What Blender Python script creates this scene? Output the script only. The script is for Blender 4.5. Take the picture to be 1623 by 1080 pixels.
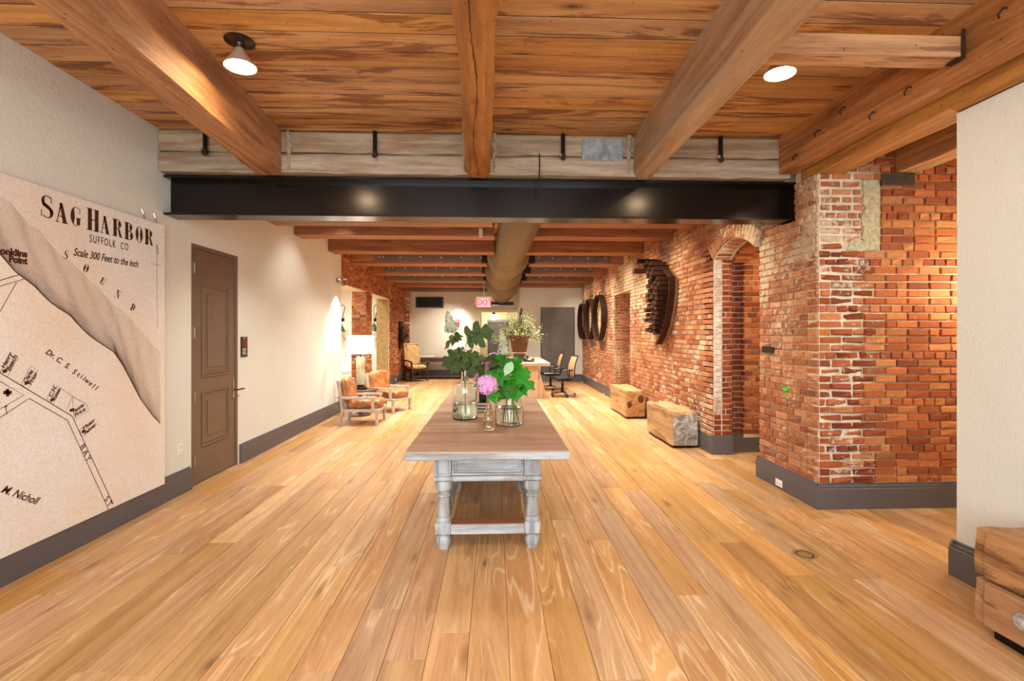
import bpy, bmesh, math, random
from mathutils import Vector, Matrix, Euler
for o in list(bpy.data.objects): bpy.data.objects.remove(o)
S = bpy.context.scene
COL = S.collection
random.seed(7)
R = random.Random(11)
PI = math.pi
# ------------------------------------------------------------------ camera
FPX, YAW, EYE = 766.0, math.atan(28 / 766.0), 1.6
cam = bpy.data.objects.new('camera', bpy.data.cameras.new('camera'))
COL.objects.link(cam)
cam.location = (0, 0, EYE)
cam.rotation_euler = (PI / 2, 0, -YAW)
cam.data.sensor_width = 36
cam.data.lens = 36 * FPX / 1623
cam.data.shift_y = -12 / 1623
cam.data.clip_start = 0.05
S.camera = cam
# ------------------------------------------------------------------ view, world, lights
S.view_settings.view_transform = 'Standard'
S.view_settings.look = 'None'
S.view_settings.gamma = 1
S.view_settings.use_curve_mapping = False
S.view_settings.exposure = 0.32
w = bpy.data.worlds.new('world'); S.world = w; w.use_nodes = True
w.node_tree.nodes['Background'].inputs[0].default_value = (0.72, 0.84, 1.0, 1)
w.node_tree.nodes['Background'].inputs[1].default_value = 0.6
WARM = (1.0, 0.85, 0.66)
SOFT = (1.0, 0.93, 0.83)
DAY = (0.86, 0.93, 1.0)
def lamp(kind, loc, power, color=WARM, size=0.3, target=None, sy=None, cone=60, blend=0.8, name='light', spread=180):
    l = bpy.data.lights.new(name, kind); l.energy = power; l.color = color
    o = bpy.data.objects.new(name, l); COL.objects.link(o); o.location = loc
    if kind == 'AREA':
        l.size = size
        l.spread = math.radians(spread)
        if sy: l.shape = 'RECTANGLE'; l.size_y = sy
    elif kind == 'SPOT':
        l.spot_size = math.radians(cone); l.spot_blend = blend; l.shadow_soft_size = size
    else: l.shadow_soft_size = size
    d = (Vector(target) - Vector(loc)) if target else Vector((0, 0, -1))
    o.rotation_euler = d.to_track_quat('-Z', 'Y').to_euler()
    return o
lamp('AREA', (-0.2, -2.3, 2.0), 330, DAY, 5.6, (-0.2, 4, 1.2), 2.7, name='window_daylight')
lamp('AREA', (-0.3, 1.3, 3.0), 55, SOFT, 3.6, None, 1.4, name='front_ceiling_fill')  # added fill in place of unseen lamps nearer the camera
for x, y, p in ((-1.5, 5.8, 55), (1.6, 5.8, 60), (-1.5, 8.55, 70), (1.7, 8.55, 70), (-1.3, 10.1, 70), (1.6, 10.1, 70), (-1.2, 11.85, 70), (1.5, 11.85, 70), (-1.6, 13.35, 70), (1.5, 13.35, 70), (-1.6, 16.2, 60)):
    lamp('AREA', (x, y, 3.3), p * .8, SOFT, 0.5, name='joist_bay_fill', spread=115)  # added fill hidden between the joists to even out the far room
for y, p in ((5.6, 40), (7.3, 60), (8.6, 60), (10.1, 45), (11.7, 55), (13.35, 55), (14.8, 40)):
    lamp('SPOT', (1.75, y, 3.25), p * 2.4, WARM, 0.12, (2.9, y + 0.15, 1.7), cone=95, blend=0.9, name='brick_washer')
lamp('SPOT', (-2.86, 9.66, 2.55), 110, SOFT, 0.04, (-3.1, 9.66, 0.6), cone=80, blend=0.5, name='sconce_spot')
lamp('SPOT', (-2.2, 7.4, 3.3), 35, SOFT, 0.12, (-3.1, 7.6, 1.6), cone=100, blend=0.9, name='wall_washer')
lamp('POINT', (4.62, 3.88, 2.0), 62, WARM, 0.12, name='alcove_lamp')
lamp('AREA', (3.9, 2.2, 3.2), 60, WARM, 0.7, None, name='corridor_fill')  # added warm fill from an unseen source, brightens the alcove brick
lamp('POINT', (4.3, 5.75, 2.35), 28, (1, .72, .45), 0.12, name='arch_passage_lamp')
lamp('AREA', (-5.0, 12.6, 3.3), 330, (1, .95, .86), 2.4, None, 5.0, name='side_room_light')
lamp('POINT', (-2.62, 9.5, 1.40), 9, SOFT, 0.12, name='table_lamp_glow')
lamp('POINT', (-0.02, 18.2, 2.02), 26, SOFT, 0.12, name='hall_light')
lamp('AREA', (0.1, 20.0, 2.4), 14, SOFT, 0.5, name='hall_end_fill')  # extra fill added to brighten the far end of the hall
lamp('SPOT', (-1.25, 16.8, 2.75), 90, SOFT, 0.08, (-1.25, 17.3, 1.4), cone=80, blend=0.8, name='back_wall_washer')

# ------------------------------------------------------------------ pixel-to-plane helpers (real positions on real planes)
_c, _s = math.cos(YAW), math.sin(YAW)
def _ray(u, v):
    xc, zc = (u - 811.5) / FPX, (528 - v) / FPX
    return xc * _c + _s, _c - xc * _s, zc
def on_x(u, v, X): a, b, d = _ray(u, v); t = X / a; return Vector((X, b * t, EYE + d * t))
def on_y(u, v, Y): a, b, d = _ray(u, v); t = Y / b; return Vector((a * t, Y, EYE + d * t))
def on_z(u, v, Z): a, b, d = _ray(u, v); t = (Z - EYE) / d; return Vector((a * t, b * t, Z))
# ------------------------------------------------------------------ object helpers
def tag(o, label=None, cat=None, group=None, kind=None):
    if label: o['label'] = label
    if cat: o['category'] = cat
    if group: o['group'] = group
    if kind: o['kind'] = kind
    return o
def thing(name, label, cat, loc=(0, 0, 0), rz=0, group=None):
    o = bpy.data.objects.new(name, None); COL.objects.link(o)
    o.empty_display_size = 0.1
    o.location = loc; o.rotation_euler = (0, 0, rz)
    return tag(o, label, cat, group, 'thing')
def copy_tree(o, parent=None):
    c = o.copy(); COL.objects.link(c); c.parent = parent
    for ch in list(o.children): copy_tree(ch, c)
    return c
class MB:
    def __init__(s): s.v = []; s.f = []
    def add(s, vs, fs, M=None):
        n = len(s.v)
        s.v += [tuple(M @ Vector(p)) for p in vs] if M is not None else [tuple(p) for p in vs]
        s.f += [tuple(i + n for i in f) for f in fs]; return s
    def box(s, x0, y0, z0, x1, y1, z1, b=0.0, M=None):
        if x0 > x1: x0, x1 = x1, x0
        if y0 > y1: y0, y1 = y1, y0
        if z0 > z1: z0, z1 = z1, z0
        if b <= 0:
            vs = [(x, y, z) for z in (z0, z1) for y in (y0, y1) for x in (x0, x1)]
            return s.add(vs, [(0, 2, 3, 1), (4, 5, 7, 6), (0, 1, 5, 4), (2, 6, 7, 3), (0, 4, 6, 2), (1, 3, 7, 5)], M)
        b = min(b, (x1 - x0) * .45, (y1 - y0) * .45, (z1 - z0) * .45)
        X, Y, Z = (x0, x1), (y0, y1), (z0, z1)
        vs = []; idx = {}
        for i in (0, 1):
            for j in (0, 1):
                for k in (0, 1):
                    sx, sy, sz = (1, -1)[i] * b, (1, -1)[j] * b, (1, -1)[k] * b
                    idx[i, j, k] = len(vs)
                    vs += [(X[i], Y[j] + sy, Z[k] + sz), (X[i] + sx, Y[j], Z[k] + sz), (X[i] + sx, Y[j] + sy, Z[k])]
        fs = []
        q = lambda a, t: idx[a] + t
        for i in (0, 1): fs.append([q((i, 0, 0), 0), q((i, 1, 0), 0), q((i, 1, 1), 0), q((i, 0, 1), 0)])
        for j in (0, 1): fs.append([q((0, j, 0), 1), q((1, j, 0), 1), q((1, j, 1), 1), q((0, j, 1), 1)])
        for k in (0, 1): fs.append([q((0, 0, k), 2), q((1, 0, k), 2), q((1, 1, k), 2), q((0, 1, k), 2)])
        for i in (0, 1):
            for j in (0, 1): fs.append([q((i, j, 0), 0), q((i, j, 1), 0), q((i, j, 1), 1), q((i, j, 0), 1)])
            for k in (0, 1): fs.append([q((i, 0, k), 0), q((i, 1, k), 0), q((i, 1, k), 2), q((i, 0, k), 2)])
        for j in (0, 1):
            for k in (0, 1): fs.append([q((0, j, k), 1), q((1, j, k), 1), q((1, j, k), 2), q((0, j, k), 2)])
        for a in idx: fs.append([q(a, 0), q(a, 1), q(a, 2)])
        return s.add(vs, fs, M)
    def lathe(s, prof, n=20, c=(0, 0, 0), M=None, cap=True):
        vs = []; fs = []
        for r, z in prof:
            for k in range(n):
                a = 2 * PI * k / n; vs.append((c[0] + r * math.cos(a), c[1] + r * math.sin(a), c[2] + z))
        for i in range(len(prof) - 1):
            for k in range(n):
                fs.append((i * n + k, i * n + (k + 1) % n, (i + 1) * n + (k + 1) % n, (i + 1) * n + k))
        if cap:
            fs.append(tuple(range(n))[::-1]); m = (len(prof) - 1) * n; fs.append(tuple(range(m, m + n)))
        return s.add(vs, fs, M)
    def tube(s, pts, r, n=8, M=None, sx=1.0):
        P = [Vector(p) for p in pts]; vs = []; fs = []
        rr = r if isinstance(r, (list, tuple)) else [r] * len(P)
        up = Vector((0, 0, 1)); prev = None
        for i, p in enumerate(P):
            d = (P[min(i + 1, len(P) - 1)] - P[max(i - 1, 0)]).normalized()
            if prev is None:
                a = up if abs(d.z) < .9 else Vector((0, 1, 0))
                e1 = d.cross(a).normalized()
            else:
                e1 = (prev - d * prev.dot(d)).normalized()
            prev = e1; e2 = d.cross(e1)
            for k in range(n):
                t = 2 * PI * k / n + PI / n
                vs.append(p + (e1 * math.cos(t) * sx + e2 * math.sin(t)) * rr[i])
        for i in range(len(P) - 1):
            for k in range(n): fs.append((i * n + k, i * n + (k + 1) % n, (i + 1) * n + (k + 1) % n, (i + 1) * n + k))
        fs.append(tuple(range(n))[::-1]); m = (len(P) - 1) * n; fs.append(tuple(range(m, m + n)))
        return s.add(vs, fs, M)
    def bar(s, a, b, wx, wz, bev=0.0):
        """rectangular bar from a to b"""
        a, b = Vector(a), Vector(b); d = b - a; L = d.length; d.normalize()
        up = Vector((0, 0, 1)) if abs(d.z) < .95 else Vector((0, 1, 0))
        e1 = d.cross(up).normalized(); e2 = e1.cross(d)
        M = Matrix((e1, d, e2)).transposed().to_4x4(); M.translation = a
        return s.box(-wx / 2, 0, -wz / 2, wx / 2, L, wz / 2, bev, M)
    def prism(s, poly, fn, h):
        """2-D outline -> fn(a,b,depth)"""
        n = len(poly)
        vs = [fn(a, b, 0) for a, b in poly] + [fn(a, b, h) for a, b in poly]
        fs = [tuple(range(n))[::-1], tuple(range(n, 2 * n))] + [(i, (i + 1) % n, n + (i + 1) % n, n + i) for i in range(n)]
        return s.add(vs, fs)
    def mesh(s, name, mat, smooth=0):
        me = bpy.data.meshes.new(name); me.from_pydata(s.v, [], s.f)
        bm = bmesh.new(); bm.from_mesh(me); bmesh.ops.recalc_face_normals(bm, faces=bm.faces); bm.to_mesh(me); bm.free()
        if smooth:
            me.polygons.foreach_set('use_smooth', [True] * len(me.polygons))
            me.set_sharp_from_angle(angle=math.radians(smooth))
        if mat: me.materials.append(mat)
        return me
    def build(s, name, mat, parent=None, smooth=0, **t):
        return link(name, s.mesh(name, mat, smooth), parent, **t)
def link(name, me, parent=None, M=None, **t):
    o = bpy.data.objects.new(name, me); COL.objects.link(o)
    if parent: o.parent = parent
    if M is not None: o.matrix_local = M
    return tag(o, **t)
def struct(o): o['kind'] = 'structure'; return o
# ------------------------------------------------------------------ materials
def lin(h):
    r = [int(h[i:i + 2], 16) / 255 for i in (0, 2, 4)]
    return tuple((c / 12.92 if c <= .04045 else ((c + .055) / 1.055) ** 2.4) for c in r) + (1,)
class NT:
    def __init__(s, name):
        s.m = bpy.data.materials.new(name); s.m.use_nodes = True
        s.t = s.m.node_tree; s.b = s.t.nodes['Principled BSDF']
    def n(s, typ, ins=None, **kw):
        k = s.t.nodes.new('ShaderNode' + typ)
        for a, v in kw.items(): setattr(k, a, v)
        for i, v in (ins or {}).items(): s.put(k.inputs[i], v)
        return k
    def put(s, sock, v):
        if isinstance(v, bpy.types.NodeSocket): s.t.links.new(v, sock)
        elif isinstance(v, bpy.types.Node): s.t.links.new(v.outputs[0], sock)
        elif isinstance(v, str): sock.default_value = lin(v)
        else: sock.default_value = v
    def math(s, op, a, b=0.0, c=0.0, clamp=False):
        k = s.n('Math', {0: a, 1: b, 2: c}, operation=op); k.use_clamp = clamp; return k.outputs[0]
    def ramp(s, fac, stops, interp='LINEAR'):
        k = s.n('ValToRGB', {0: fac}); e = k.color_ramp.elements; k.color_ramp.interpolation = interp
        while len(e) < len(stops): e.new(0.5)
        for el, (p, c) in zip(e, stops):
            el.position = p; el.color = lin(c) if isinstance(c, str) else (c, c, c, 1)
        return k.outputs[0]
    def mix(s, f, a, b, blend='MIX'):
        k = s.n('Mix', data_type='RGBA', blend_type=blend); s.put(k.inputs[0], f); s.put(k.inputs[6], a); s.put(k.inputs[7], b)
        return k.outputs[2]
    def noise(s, vec, scale, detail=3, rough=.55, dist=0):
        return s.n('TexNoise', {'Vector': vec, 'Scale': scale, 'Detail': detail, 'Roughness': rough, 'Distortion': dist}).outputs[0]
    def obj(s): return s.n('TexCoord').outputs['Object']
    def pos(s): return s.n('NewGeometry').outputs['Position']
    def rnd(s, island=True):
        a = s.n('ObjectInfo').outputs['Random']
        if not island: return a
        return s.math('FRACT', s.math('ADD', a, s.n('NewGeometry').outputs['Random Per Island']))
    def bump(s, h, strength=.3, dist=.01):
        s.put(s.b.inputs['Normal'], s.n('Bump', {'Height': h, 'Strength': strength, 'Distance': dist}).outputs[0])
    def out(s, col=None, rough=.5, spec=.5, metal=0):
        if col is not None: s.put(s.b.inputs['Base Color'], col)
        s.put(s.b.inputs['Roughness'], rough); s.put(s.b.inputs['Metallic'], metal); s.b.inputs['Specular IOR Level'].default_value = spec
        return s.m
def plain(name, col, rough=.5, spec=.5, metal=0, grain=0.0, gscale=30, bump=0.0):
    t = NT(name); c = lin(col)
    if grain:
        f = t.noise(t.obj(), gscale, 4)
        c = t.mix(t.ramp(f, [(.3, 0.0), (.7, 1.0)]), tuple(x * (1 - grain) for x in c[:3]) + (1,), tuple(min(1, x * (1 + grain)) for x in c[:3]) + (1,))
        if bump: t.bump(f, bump, .004)
    return t.out(c, rough, spec, metal)
def wood(name, axis, stops, fine=26, rings=7, rough=.45, var=.35, island=True, knots=0.0, bump=.15, cerused=0.0, spec=.4, streak=None, specks=0.0, useobj=True):
    """axis = grain direction; stops = colour ramp along the grain figure"""
    t = NT(name)
    r = t.rnd(island) if var else 0.37
    off = t.n('CombineXYZ', {0: t.math('MULTIPLY', r, 37.), 1: t.math('MULTIPLY', r, 91.), 2: t.math('MULTIPLY', r, 53.)}).outputs[0]
    P = t.n('VectorMath', {0: t.obj() if useobj else t.pos(), 1: off}, operation='ADD').outputs[0]
    sc = [1., 1., 1.]; sc[axis] = .06
    V = t.n('VectorMath', {0: P, 1: tuple(sc)}, operation='MULTIPLY').outputs[0]
    n1 = t.noise(V, rings * 2.2, 6, .62, .35)
    fineN = t.noise(V, fine * 8, 4, .7)
    big = t.noise(V, rings * .55, 2, .5, .5)
    rg = t.math('PINGPONG', t.math('MULTIPLY_ADD', big, 9.0, t.math('MULTIPLY', n1, .9)), .5)
    fac = t.math('ADD', t.math('MULTIPLY', n1, .52), t.math('MULTIPLY_ADD', fineN, .34, t.math('MULTIPLY', rg, .22)))
    col = t.ramp(fac, stops)
    if streak:
        sv = list(sc); sv[axis] = .13; st = t.ramp(t.noise(t.n('VectorMath', {0: P, 1: tuple(sv)}, operation='MULTIPLY').outputs[0], 7, 6, .66, .8), [(.53, 0.0), (.58, .8), (.72, 1.0)])
        col = t.mix(t.math('MULTIPLY', st, streak[1]), col, lin(streak[0]))
    if knots:
        kv = t.n('VectorMath', {0: P, 1: tuple(.35 if i == axis else 1. for i in range(3))}, operation='MULTIPLY').outputs[0]
        vo = t.n('TexVoronoi', {'Vector': kv, 'Scale': 4.2, 'Randomness': 1.})
        k = t.ramp(t.math('ADD', vo.outputs['Distance'], t.math('MULTIPLY', n1, .06)), [(.07, 1.0), (.10, .55), (.16, .25), (.22, 0.0)])
        col = t.mix(t.math('MULTIPLY', k, knots), col, lin('3a1d0c'))
    if specks:
        sp_ = t.n('TexVoronoi', {'Vector': P, 'Scale': 11., 'Randomness': 1.})
        col = t.mix(t.math('MULTIPLY', t.ramp(sp_.outputs['Distance'], [(.05, 1.0), (.09, 0.0)]), specks), col, lin('2a1408'))
    if cerused:
        pp = t.math('PINGPONG', t.math('MULTIPLY_ADD', big, 26.0, t.math('MULTIPLY', n1, 1.6)), .5)
        cr = t.math('MULTIPLY', t.ramp(pp, [(.0, 1.0), (.16, 0.0)]), t.ramp(t.noise(P, 1.3, 2), [(.42, .1), (.6, 1.0)]))
        col = t.mix(t.math('MULTIPLY', cr, cerused), col, lin('e8d3b0'))
    if var:
        r2 = t.math('FRACT', t.math('MULTIPLY', r, 7.31)); r3 = t.math('FRACT', t.math('MULTIPLY', r, 13.7))
        h = t.n('HueSaturation', {'Hue': t.math('MULTIPLY_ADD', r3, .010, .497), 'Saturation': t.math('MULTIPLY_ADD', r2, -.2, 1.04), 'Value': t.math('MULTIPLY_ADD', r, var, 1 - var * .55), 'Color': col})
        col = h.outputs[0]
    t.bump(fac, bump, .004)
    return t.out(col, rough, spec)
def brickmat(name, stops, lime=.3, limecol='d9c7a8', mscale=1.4, lowz=None, spec=.2):
    t = NT(name); r = t.rnd(); P = t.pos()
    base = t.ramp(r, stops)
    mot = t.noise(P, 38, 4, .7)
    base = t.mix(t.ramp(mot, [(.35, 0.0), (.7, .75)]), base, t.mix(.5, base, lin('4a1f12')))
    patch = t.noise(P, mscale, 3, .6)
    gr = t.noise(P, 26, 4, .7)
    f = t.math('MULTIPLY_ADD', patch, 1.0, t.math('MULTIPLY_ADD', gr, .7, -.35))
    th = .78 - lime * .45
    f = t.ramp(f, [(th, 0.0), (th + .12, .85)])
    col = t.mix(f, base, lin(limecol))
    t.bump(t.math('ADD', mot, t.math('MULTIPLY', gr, .6)), .5, .006)
    return t.out(col, .85, spec)
def plaster(name, col, col2, bump=.35, scale=55, glow=None):
    t = NT(name); P = t.pos()
    a = t.noise(P, 1.1, 4, .6); b = t.noise(P, scale, 5, .65)
    c = t.mix(t.ramp(a, [(.3, 0.0), (.7, 1.0)]), lin(col), lin(col2))
    t.bump(t.math('ADD', b, t.math('MULTIPLY', t.noise(P, 9, 3), .8)), bump, .012)
    return t.out(c, .9, .2)
def emit(name, col, strength):
    t = NT(name); t.b.inputs['Emission Color'].default_value = lin(col); t.b.inputs['Emission Strength'].default_value = strength
    return t.out(lin(col), .5)
def glass(name, col, rough=0.0, ior=1.45):
    t = NT(name); t.b.inputs['Transmission Weight'].default_value = 1.0; t.b.inputs['IOR'].default_value = ior
    return t.out(lin(col), rough)
M = {}
M['floor'] = wood('oak_floor_wood', 1, [(.28, '895a2f'), (.42, 'a97944'), (.56, 'ba8b54'), (.74, 'c9a06a')], 22, 6, .38, .34, knots=.6, cerused=.4, bump=.04, spec=.4)
M['ceil'] = wood('pine_ceiling_wood', 0, [(.28, '7e4a22'), (.42, 'b0763c'), (.56, 'c89253'), (.74, 'd8aa70')], 18, 5, .55, .42, knots=1.0, bump=.2, streak=('70360f', .9), specks=.6)
M['timber'] = wood('old_timber', 1, [(.28, '6a4018'), (.44, '9b622c'), (.56, 'b2783b'), (.74, 'c38d50')], 20, 6, .65, .12, island=False, knots=.5, bump=.3, streak=('6f4420', .5), specks=.75)
M['timber_pale'] = wood('sawn_pale_timber', 1, [(.28, '76563a'), (.44, '9c7852'), (.56, 'ae8d68'), (.74, 'bea381')], 22, 6, .65, .1, island=False, knots=.4, bump=.3, streak=('8f8478', .6), specks=.75)
M['header'] = wood('weathered_header', 0, [(.28, '655644'), (.44, '927f68'), (.56, 'aa977d'), (.74, 'bdac94')], 24, 7, .8, .2, island=False, knots=.35, bump=.4, streak=('8a5a34', .5))
M['joist'] = wood('joist_wood', 0, [(.28, '5f3016'), (.44, '864f2a'), (.56, '9d6537'), (.74, 'b37e4b')], 18, 6, .6, .25, island=False, knots=.6, bump=.3)
M['bench'] = wood('hewn_bench_wood', 1, [(.28, '85602f'), (.42, 'aa8250'), (.56, 'bf9965'), (.74, 'cfae7d')], 12, 5, .6, .12, island=False, knots=.7, bump=.35, streak=('5f3a1c', .55))
M['bench_dark'] = wood('stained_bench_wood', 1, [(.28, '6a4220'), (.42, '99683a'), (.56, 'b08050'), (.74, 'c49a6a')], 14, 5, .6, .12, island=False, knots=.6, bump=.35, streak=('4a2a12', .75))
M['tabletop'] = wood('table_top_wood', 0, [(.28, '7d5c48'), (.44, '9c785f'), (.56, 'ad8a70'), (.74, 'bc9c84')], 20, 5, .4, .2, knots=.3, bump=.06, spec=.5)
M['table_paint'] = wood('limed_grey_paint', 2, [(.3, '5e5e5e'), (.43, '8b8e8f'), (.55, 'aeb3b5'), (.74, 'c2c6c8')], 16, 5, .6, .1, island=False, bump=.35, streak=('857463', .6))
M['table_paintx'] = wood('limed_grey_paint_long', 0, [(.3, '5e5e5e'), (.43, '8b8e8f'), (.55, 'aeb3b5'), (.74, 'c2c6c8')], 16, 5, .6, .1, island=False, bump=.35, streak=('857463', .6))
M['shelfwood'] = wood('stretcher_wood', 0, [(.3, '5a3014'), (.5, '8a4f24'), (.72, 'a3683a')], 18, 5, .4, .15, island=False)
M['greywash'] = wood('grey_washed_wood', 1, [(.3, '9a8578'), (.5, 'b8a598'), (.72, 'cdbdb0')], 20, 5, .6, .1, island=False, bump=.15)
M['darkwood'] = wood('dark_stained_wood', 0, [(.3, '2b170c'), (.5, '4a2a17'), (.72, '6b4226')], 18, 5, .45, .15, island=False)
M['desk'] = wood('pale_desk_wood', 0, [(.3, '94724f'), (.44, 'b5926d'), (.56, 'c5a582'), (.74, 'd2b696')], 16, 5, .5, .12, island=False, knots=.7, bump=.2)
M['desk_leg'] = wood('pale_desk_leg_wood', 2, [(.3, '94724f'), (.44, 'b5926d'), (.56, 'c5a582'), (.74, 'd2b696')], 16, 5, .5, .12, island=False, knots=.8, bump=.2)
M['brick'] = brickmat('red_brick', [(0, '8c4628'), (.3, 'ab5c32'), (.55, 'bd6c3c'), (.8, 'c9844e'), (1, '7d3e28')], .24, 'd8be98', 1.3)
M['brick_side'] = brickmat('weathered_brick', [(0, '935638'), (.3, 'aa6944'), (.55, 'b8774e'), (.8, 'c48b62'), (1, '875038')], .52, 'c8b596', 1.2)
M['brick_lime'] = brickmat('limed_brick', [(0, '8c5236'), (.3, 'a36340'), (.55, 'b2734c'), (.8, 'c08a60'), (1, '855038')], .64, 'cdbb9c', .9)
M['brick_rough'] = brickmat('broken_brick', [(0, '7a3a24'), (.35, '94492c'), (.6, 'a85c38'), (.85, 'b87a54'), (1, '6a3424')], .42, 'c9c2b4', 5)
M['brick_dark'] = brickmat('passage_brick', [(0, '783620'), (.4, '924626'), (.7, 'a3552e'), (1, '6a2e1e')], .18, 'd2b48e', 1.5)
M['brick_white'] = brickmat('whitewashed_brick', [(0, 'b8a08a'), (.5, 'c9b6a2'), (1, 'b08a72')], .85, 'd6cabb', 2)
M['mortar'] = plain('mortar', 'cbb795', .95, .1, 0, .22, 22, .6)
M['mortar_pale'] = plain('pale_mortar', 'cdc3aa', .95, .1, 0, .2, 18, .6)
M['wall_plaster'] = plaster('wall_plaster', 'ced0c8', 'd6d5ca')
M['wall_cream'] = plaster('cream_plaster', 'c9c2b0', 'd0c9b8', .15)
M['white_paint'] = plaster('white_paint', 'e9e5dc', 'efece4', .05)
M['trim_cream'] = plain('cream_trim_paint', 'd9cba0', .5)
M['base'] = plain('grey_baseboard_paint', '565254', .42, .5, 0, .06, 4)
M['door'] = plain('grey_brown_door_paint', '6a5646', .42, .5, 0, .06, 5)
M['door_grey'] = plain('grey_door_paint', '6b6660', .45, .5, 0, .06, 5)
M['steel'] = plain('black_steel', '140d0a', .2, .6, .3, .25, 3)
M['black'] = plain('black_metal', '191614', .4, .5, .6)
M['black_plastic'] = plain('black_plastic', '151415', .4)
M['flitch'] = plain('flitch_plate_steel', '6a5c52', .5, .5, .5, .2, 6)
M['bolt'] = plain('bright_bolt', 'd8d4cc', .3, .5, .8)
M['chrome'] = plain('satin_chrome', 'b9b4ad', .25, .5, 1)
M['bronze'] = plain('dark_bronze', '3a302a', .35, .5, .7)
M['gold'] = plain('aged_brass', '94794a', .5, .5, .4)
M['duct'] = plain('coated_duct_fabric', '6e5d41', .5, .4, .1, .15, 14)
M['rust'] = plain('rusted_iron', '3f2a1f', .75, .3, .5, .35, 20, .5)
M['cog'] = plain('dark_pattern_wood', '3a2012', .8, .15, 0, .3, 14, .3)
M['cogrim'] = plain('worn_rim_wood', '8c6238', .6, .4, 0, .2, 10, .3)
M['white_plate'] = plain('white_plastic', 'e6dfd0', .4)
M['stone'] = plain('concrete_jamb', '9a8358', .9, .2, 0, .25, 9, .5)
M['cement'] = plain('grey_cement', 'b0a88a', .95, .1, 0, .3, 30, .8)
M['padstone'] = plain('dark_padstone', '4a4038', .9, .2, 0, .2, 20, .5)
M['green_paint'] = plain('green_paint_mark', '4fc02a', .7)
M['leather'] = plain('tan_leather', 'a2683a', .42, .5, 0, .35, 7, .3)
M['cream_leather'] = plain('cream_leather', 'd3ad74', .4, .5, 0, .1, 6)
M['shade'] = None
t = NT('lit_lamp_shade'); t.b.inputs['Emission Color'].default_value = (1, .93, .8, 1); t.b.inputs['Emission Strength'].default_value = 1.6
M['shade'] = t.out(lin('f6ead2'), .8)
M['lampglow'] = emit('flood_lamp_face', 'ffdcae', 110)
M['globe'] = emit('milk_glass_lit', 'fff2d8', 2.2)
M['cone'] = plain('milky_lamp_cone', 'a98f74', .3)
t = NT('exit_sign_face'); t.b.inputs['Emission Color'].default_value = lin('f6b4b8'); t.b.inputs['Emission Strength'].default_value = .75
M['exitface'] = t.out(lin('e8b0b0'), .4)
M['exitred'] = emit('exit_letters_lit', 'ff5a70', 1.0)
M['alarm'] = plain('red_alarm', 'c8382e', .4)
M['glass'] = glass('clear_glass', 'fbfffb')
M['glass_green'] = glass('green_tinted_glass', 'f2fbf5')
M['glass_amber'] = glass('amber_tinted_glass', 'f6ead2')
M['green_base'] = glass('thick_green_glass', '2fa070')
M['water'] = glass('water', 'f2fbf8', 0, 1.33)
def leafmat(name, c1, c2, rough=.45):
    t = NT(name); f = t.noise(t.obj(), 14, 3); r = t.rnd()
    c = t.mix(t.math('MULTIPLY_ADD', f, .6, t.math('MULTIPLY', r, .4)), lin(c1), lin(c2))
    t.b.inputs['Subsurface Weight'].default_value = 0
    return t.out(c, .6, .22)
M['leaf_dark'] = leafmat('dark_oakleaf', '26361a', '4e5f2a')
M['leaf_bright'] = leafmat('bright_leaf', '0a4a06', '2f9a16')
M['leaf_pale'] = leafmat('pale_leaf_back', '7fae7a', 'a6c79a')
M['leaf_small'] = leafmat('small_olive_leaf', '4a5a2c', '9aa066')
M['leaf_lime'] = leafmat('small_lime_leaf', '8a9450', 'c6c890')
M['stem'] = plain('green_stem', '6d7a3c', .5)
M['stem_dark'] = plain('woody_stem', '54452c', .6)
M['pink'] = leafmat('pink_petals', 'c878b4', 'f4c6ea', .6)
M['panicle'] = leafmat('greenish_white_petals', '868c6c', 'dedabf', .6)
M['wicker'] = plain('brown_wicker', '6e4a28', .7, .3, 0, .5, 60, .6)
M['mesh'] = plain('tan_chair_mesh', 'b08a5c', .7)
M['paper'] = plain('cream_paper', 'ded2ba', .7)
M['sofa'] = plain('white_linen', 'ddd8cc', .9, .2)
M['green_enamel'] = plain('green_enamel', '2f5a2a', .35)
M['glow_bulb'] = emit('bulb_lit', 'fff2d8', 8)
M['print_ink'] = plain('sepia_ink', '4a2a1c', .9, .1)
M['print_thin'] = plain('pale_sepia_ink', '8a6248', .9, .1)
# printed canvas: weave and foxing
t = NT('map_canvas'); P = t.pos()
wv = t.n('TexNoise', {'Vector': t.n('VectorMath', {0: P, 1: (1, 60, 16)}, operation='MULTIPLY').outputs[0], 'Scale': 3.0, 'Detail': 2.0}).outputs[0]
wh = t.n('TexNoise', {'Vector': t.n('VectorMath', {0: P, 1: (1, 16, 60)}, operation='MULTIPLY').outputs[0], 'Scale': 3.0, 'Detail': 2.0}).outputs[0]
we = t.math('MULTIPLY', t.math('ADD', wv, wh), .5)
mp = t.noise(P, 1.0, 3, .55)
c = t.mix(t.ramp(mp, [(.38, 0.0), (.62, 1.0)]), lin('e4e2df'), lin('e4d4c4'))
c = t.mix(t.ramp(we, [(.42, .0), (.6, .5)]), c, lin('c0b5a9'))
t.bump(we, .25, .004)
M['canvas'] = t.out(c, .9, .2)
# ================================================================== SETTING
LW, RN, RP, RF, CEIL = -3.12, 3.04, 2.95, 2.88, 3.5
YB, YBR = 17.3, 15.7
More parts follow.
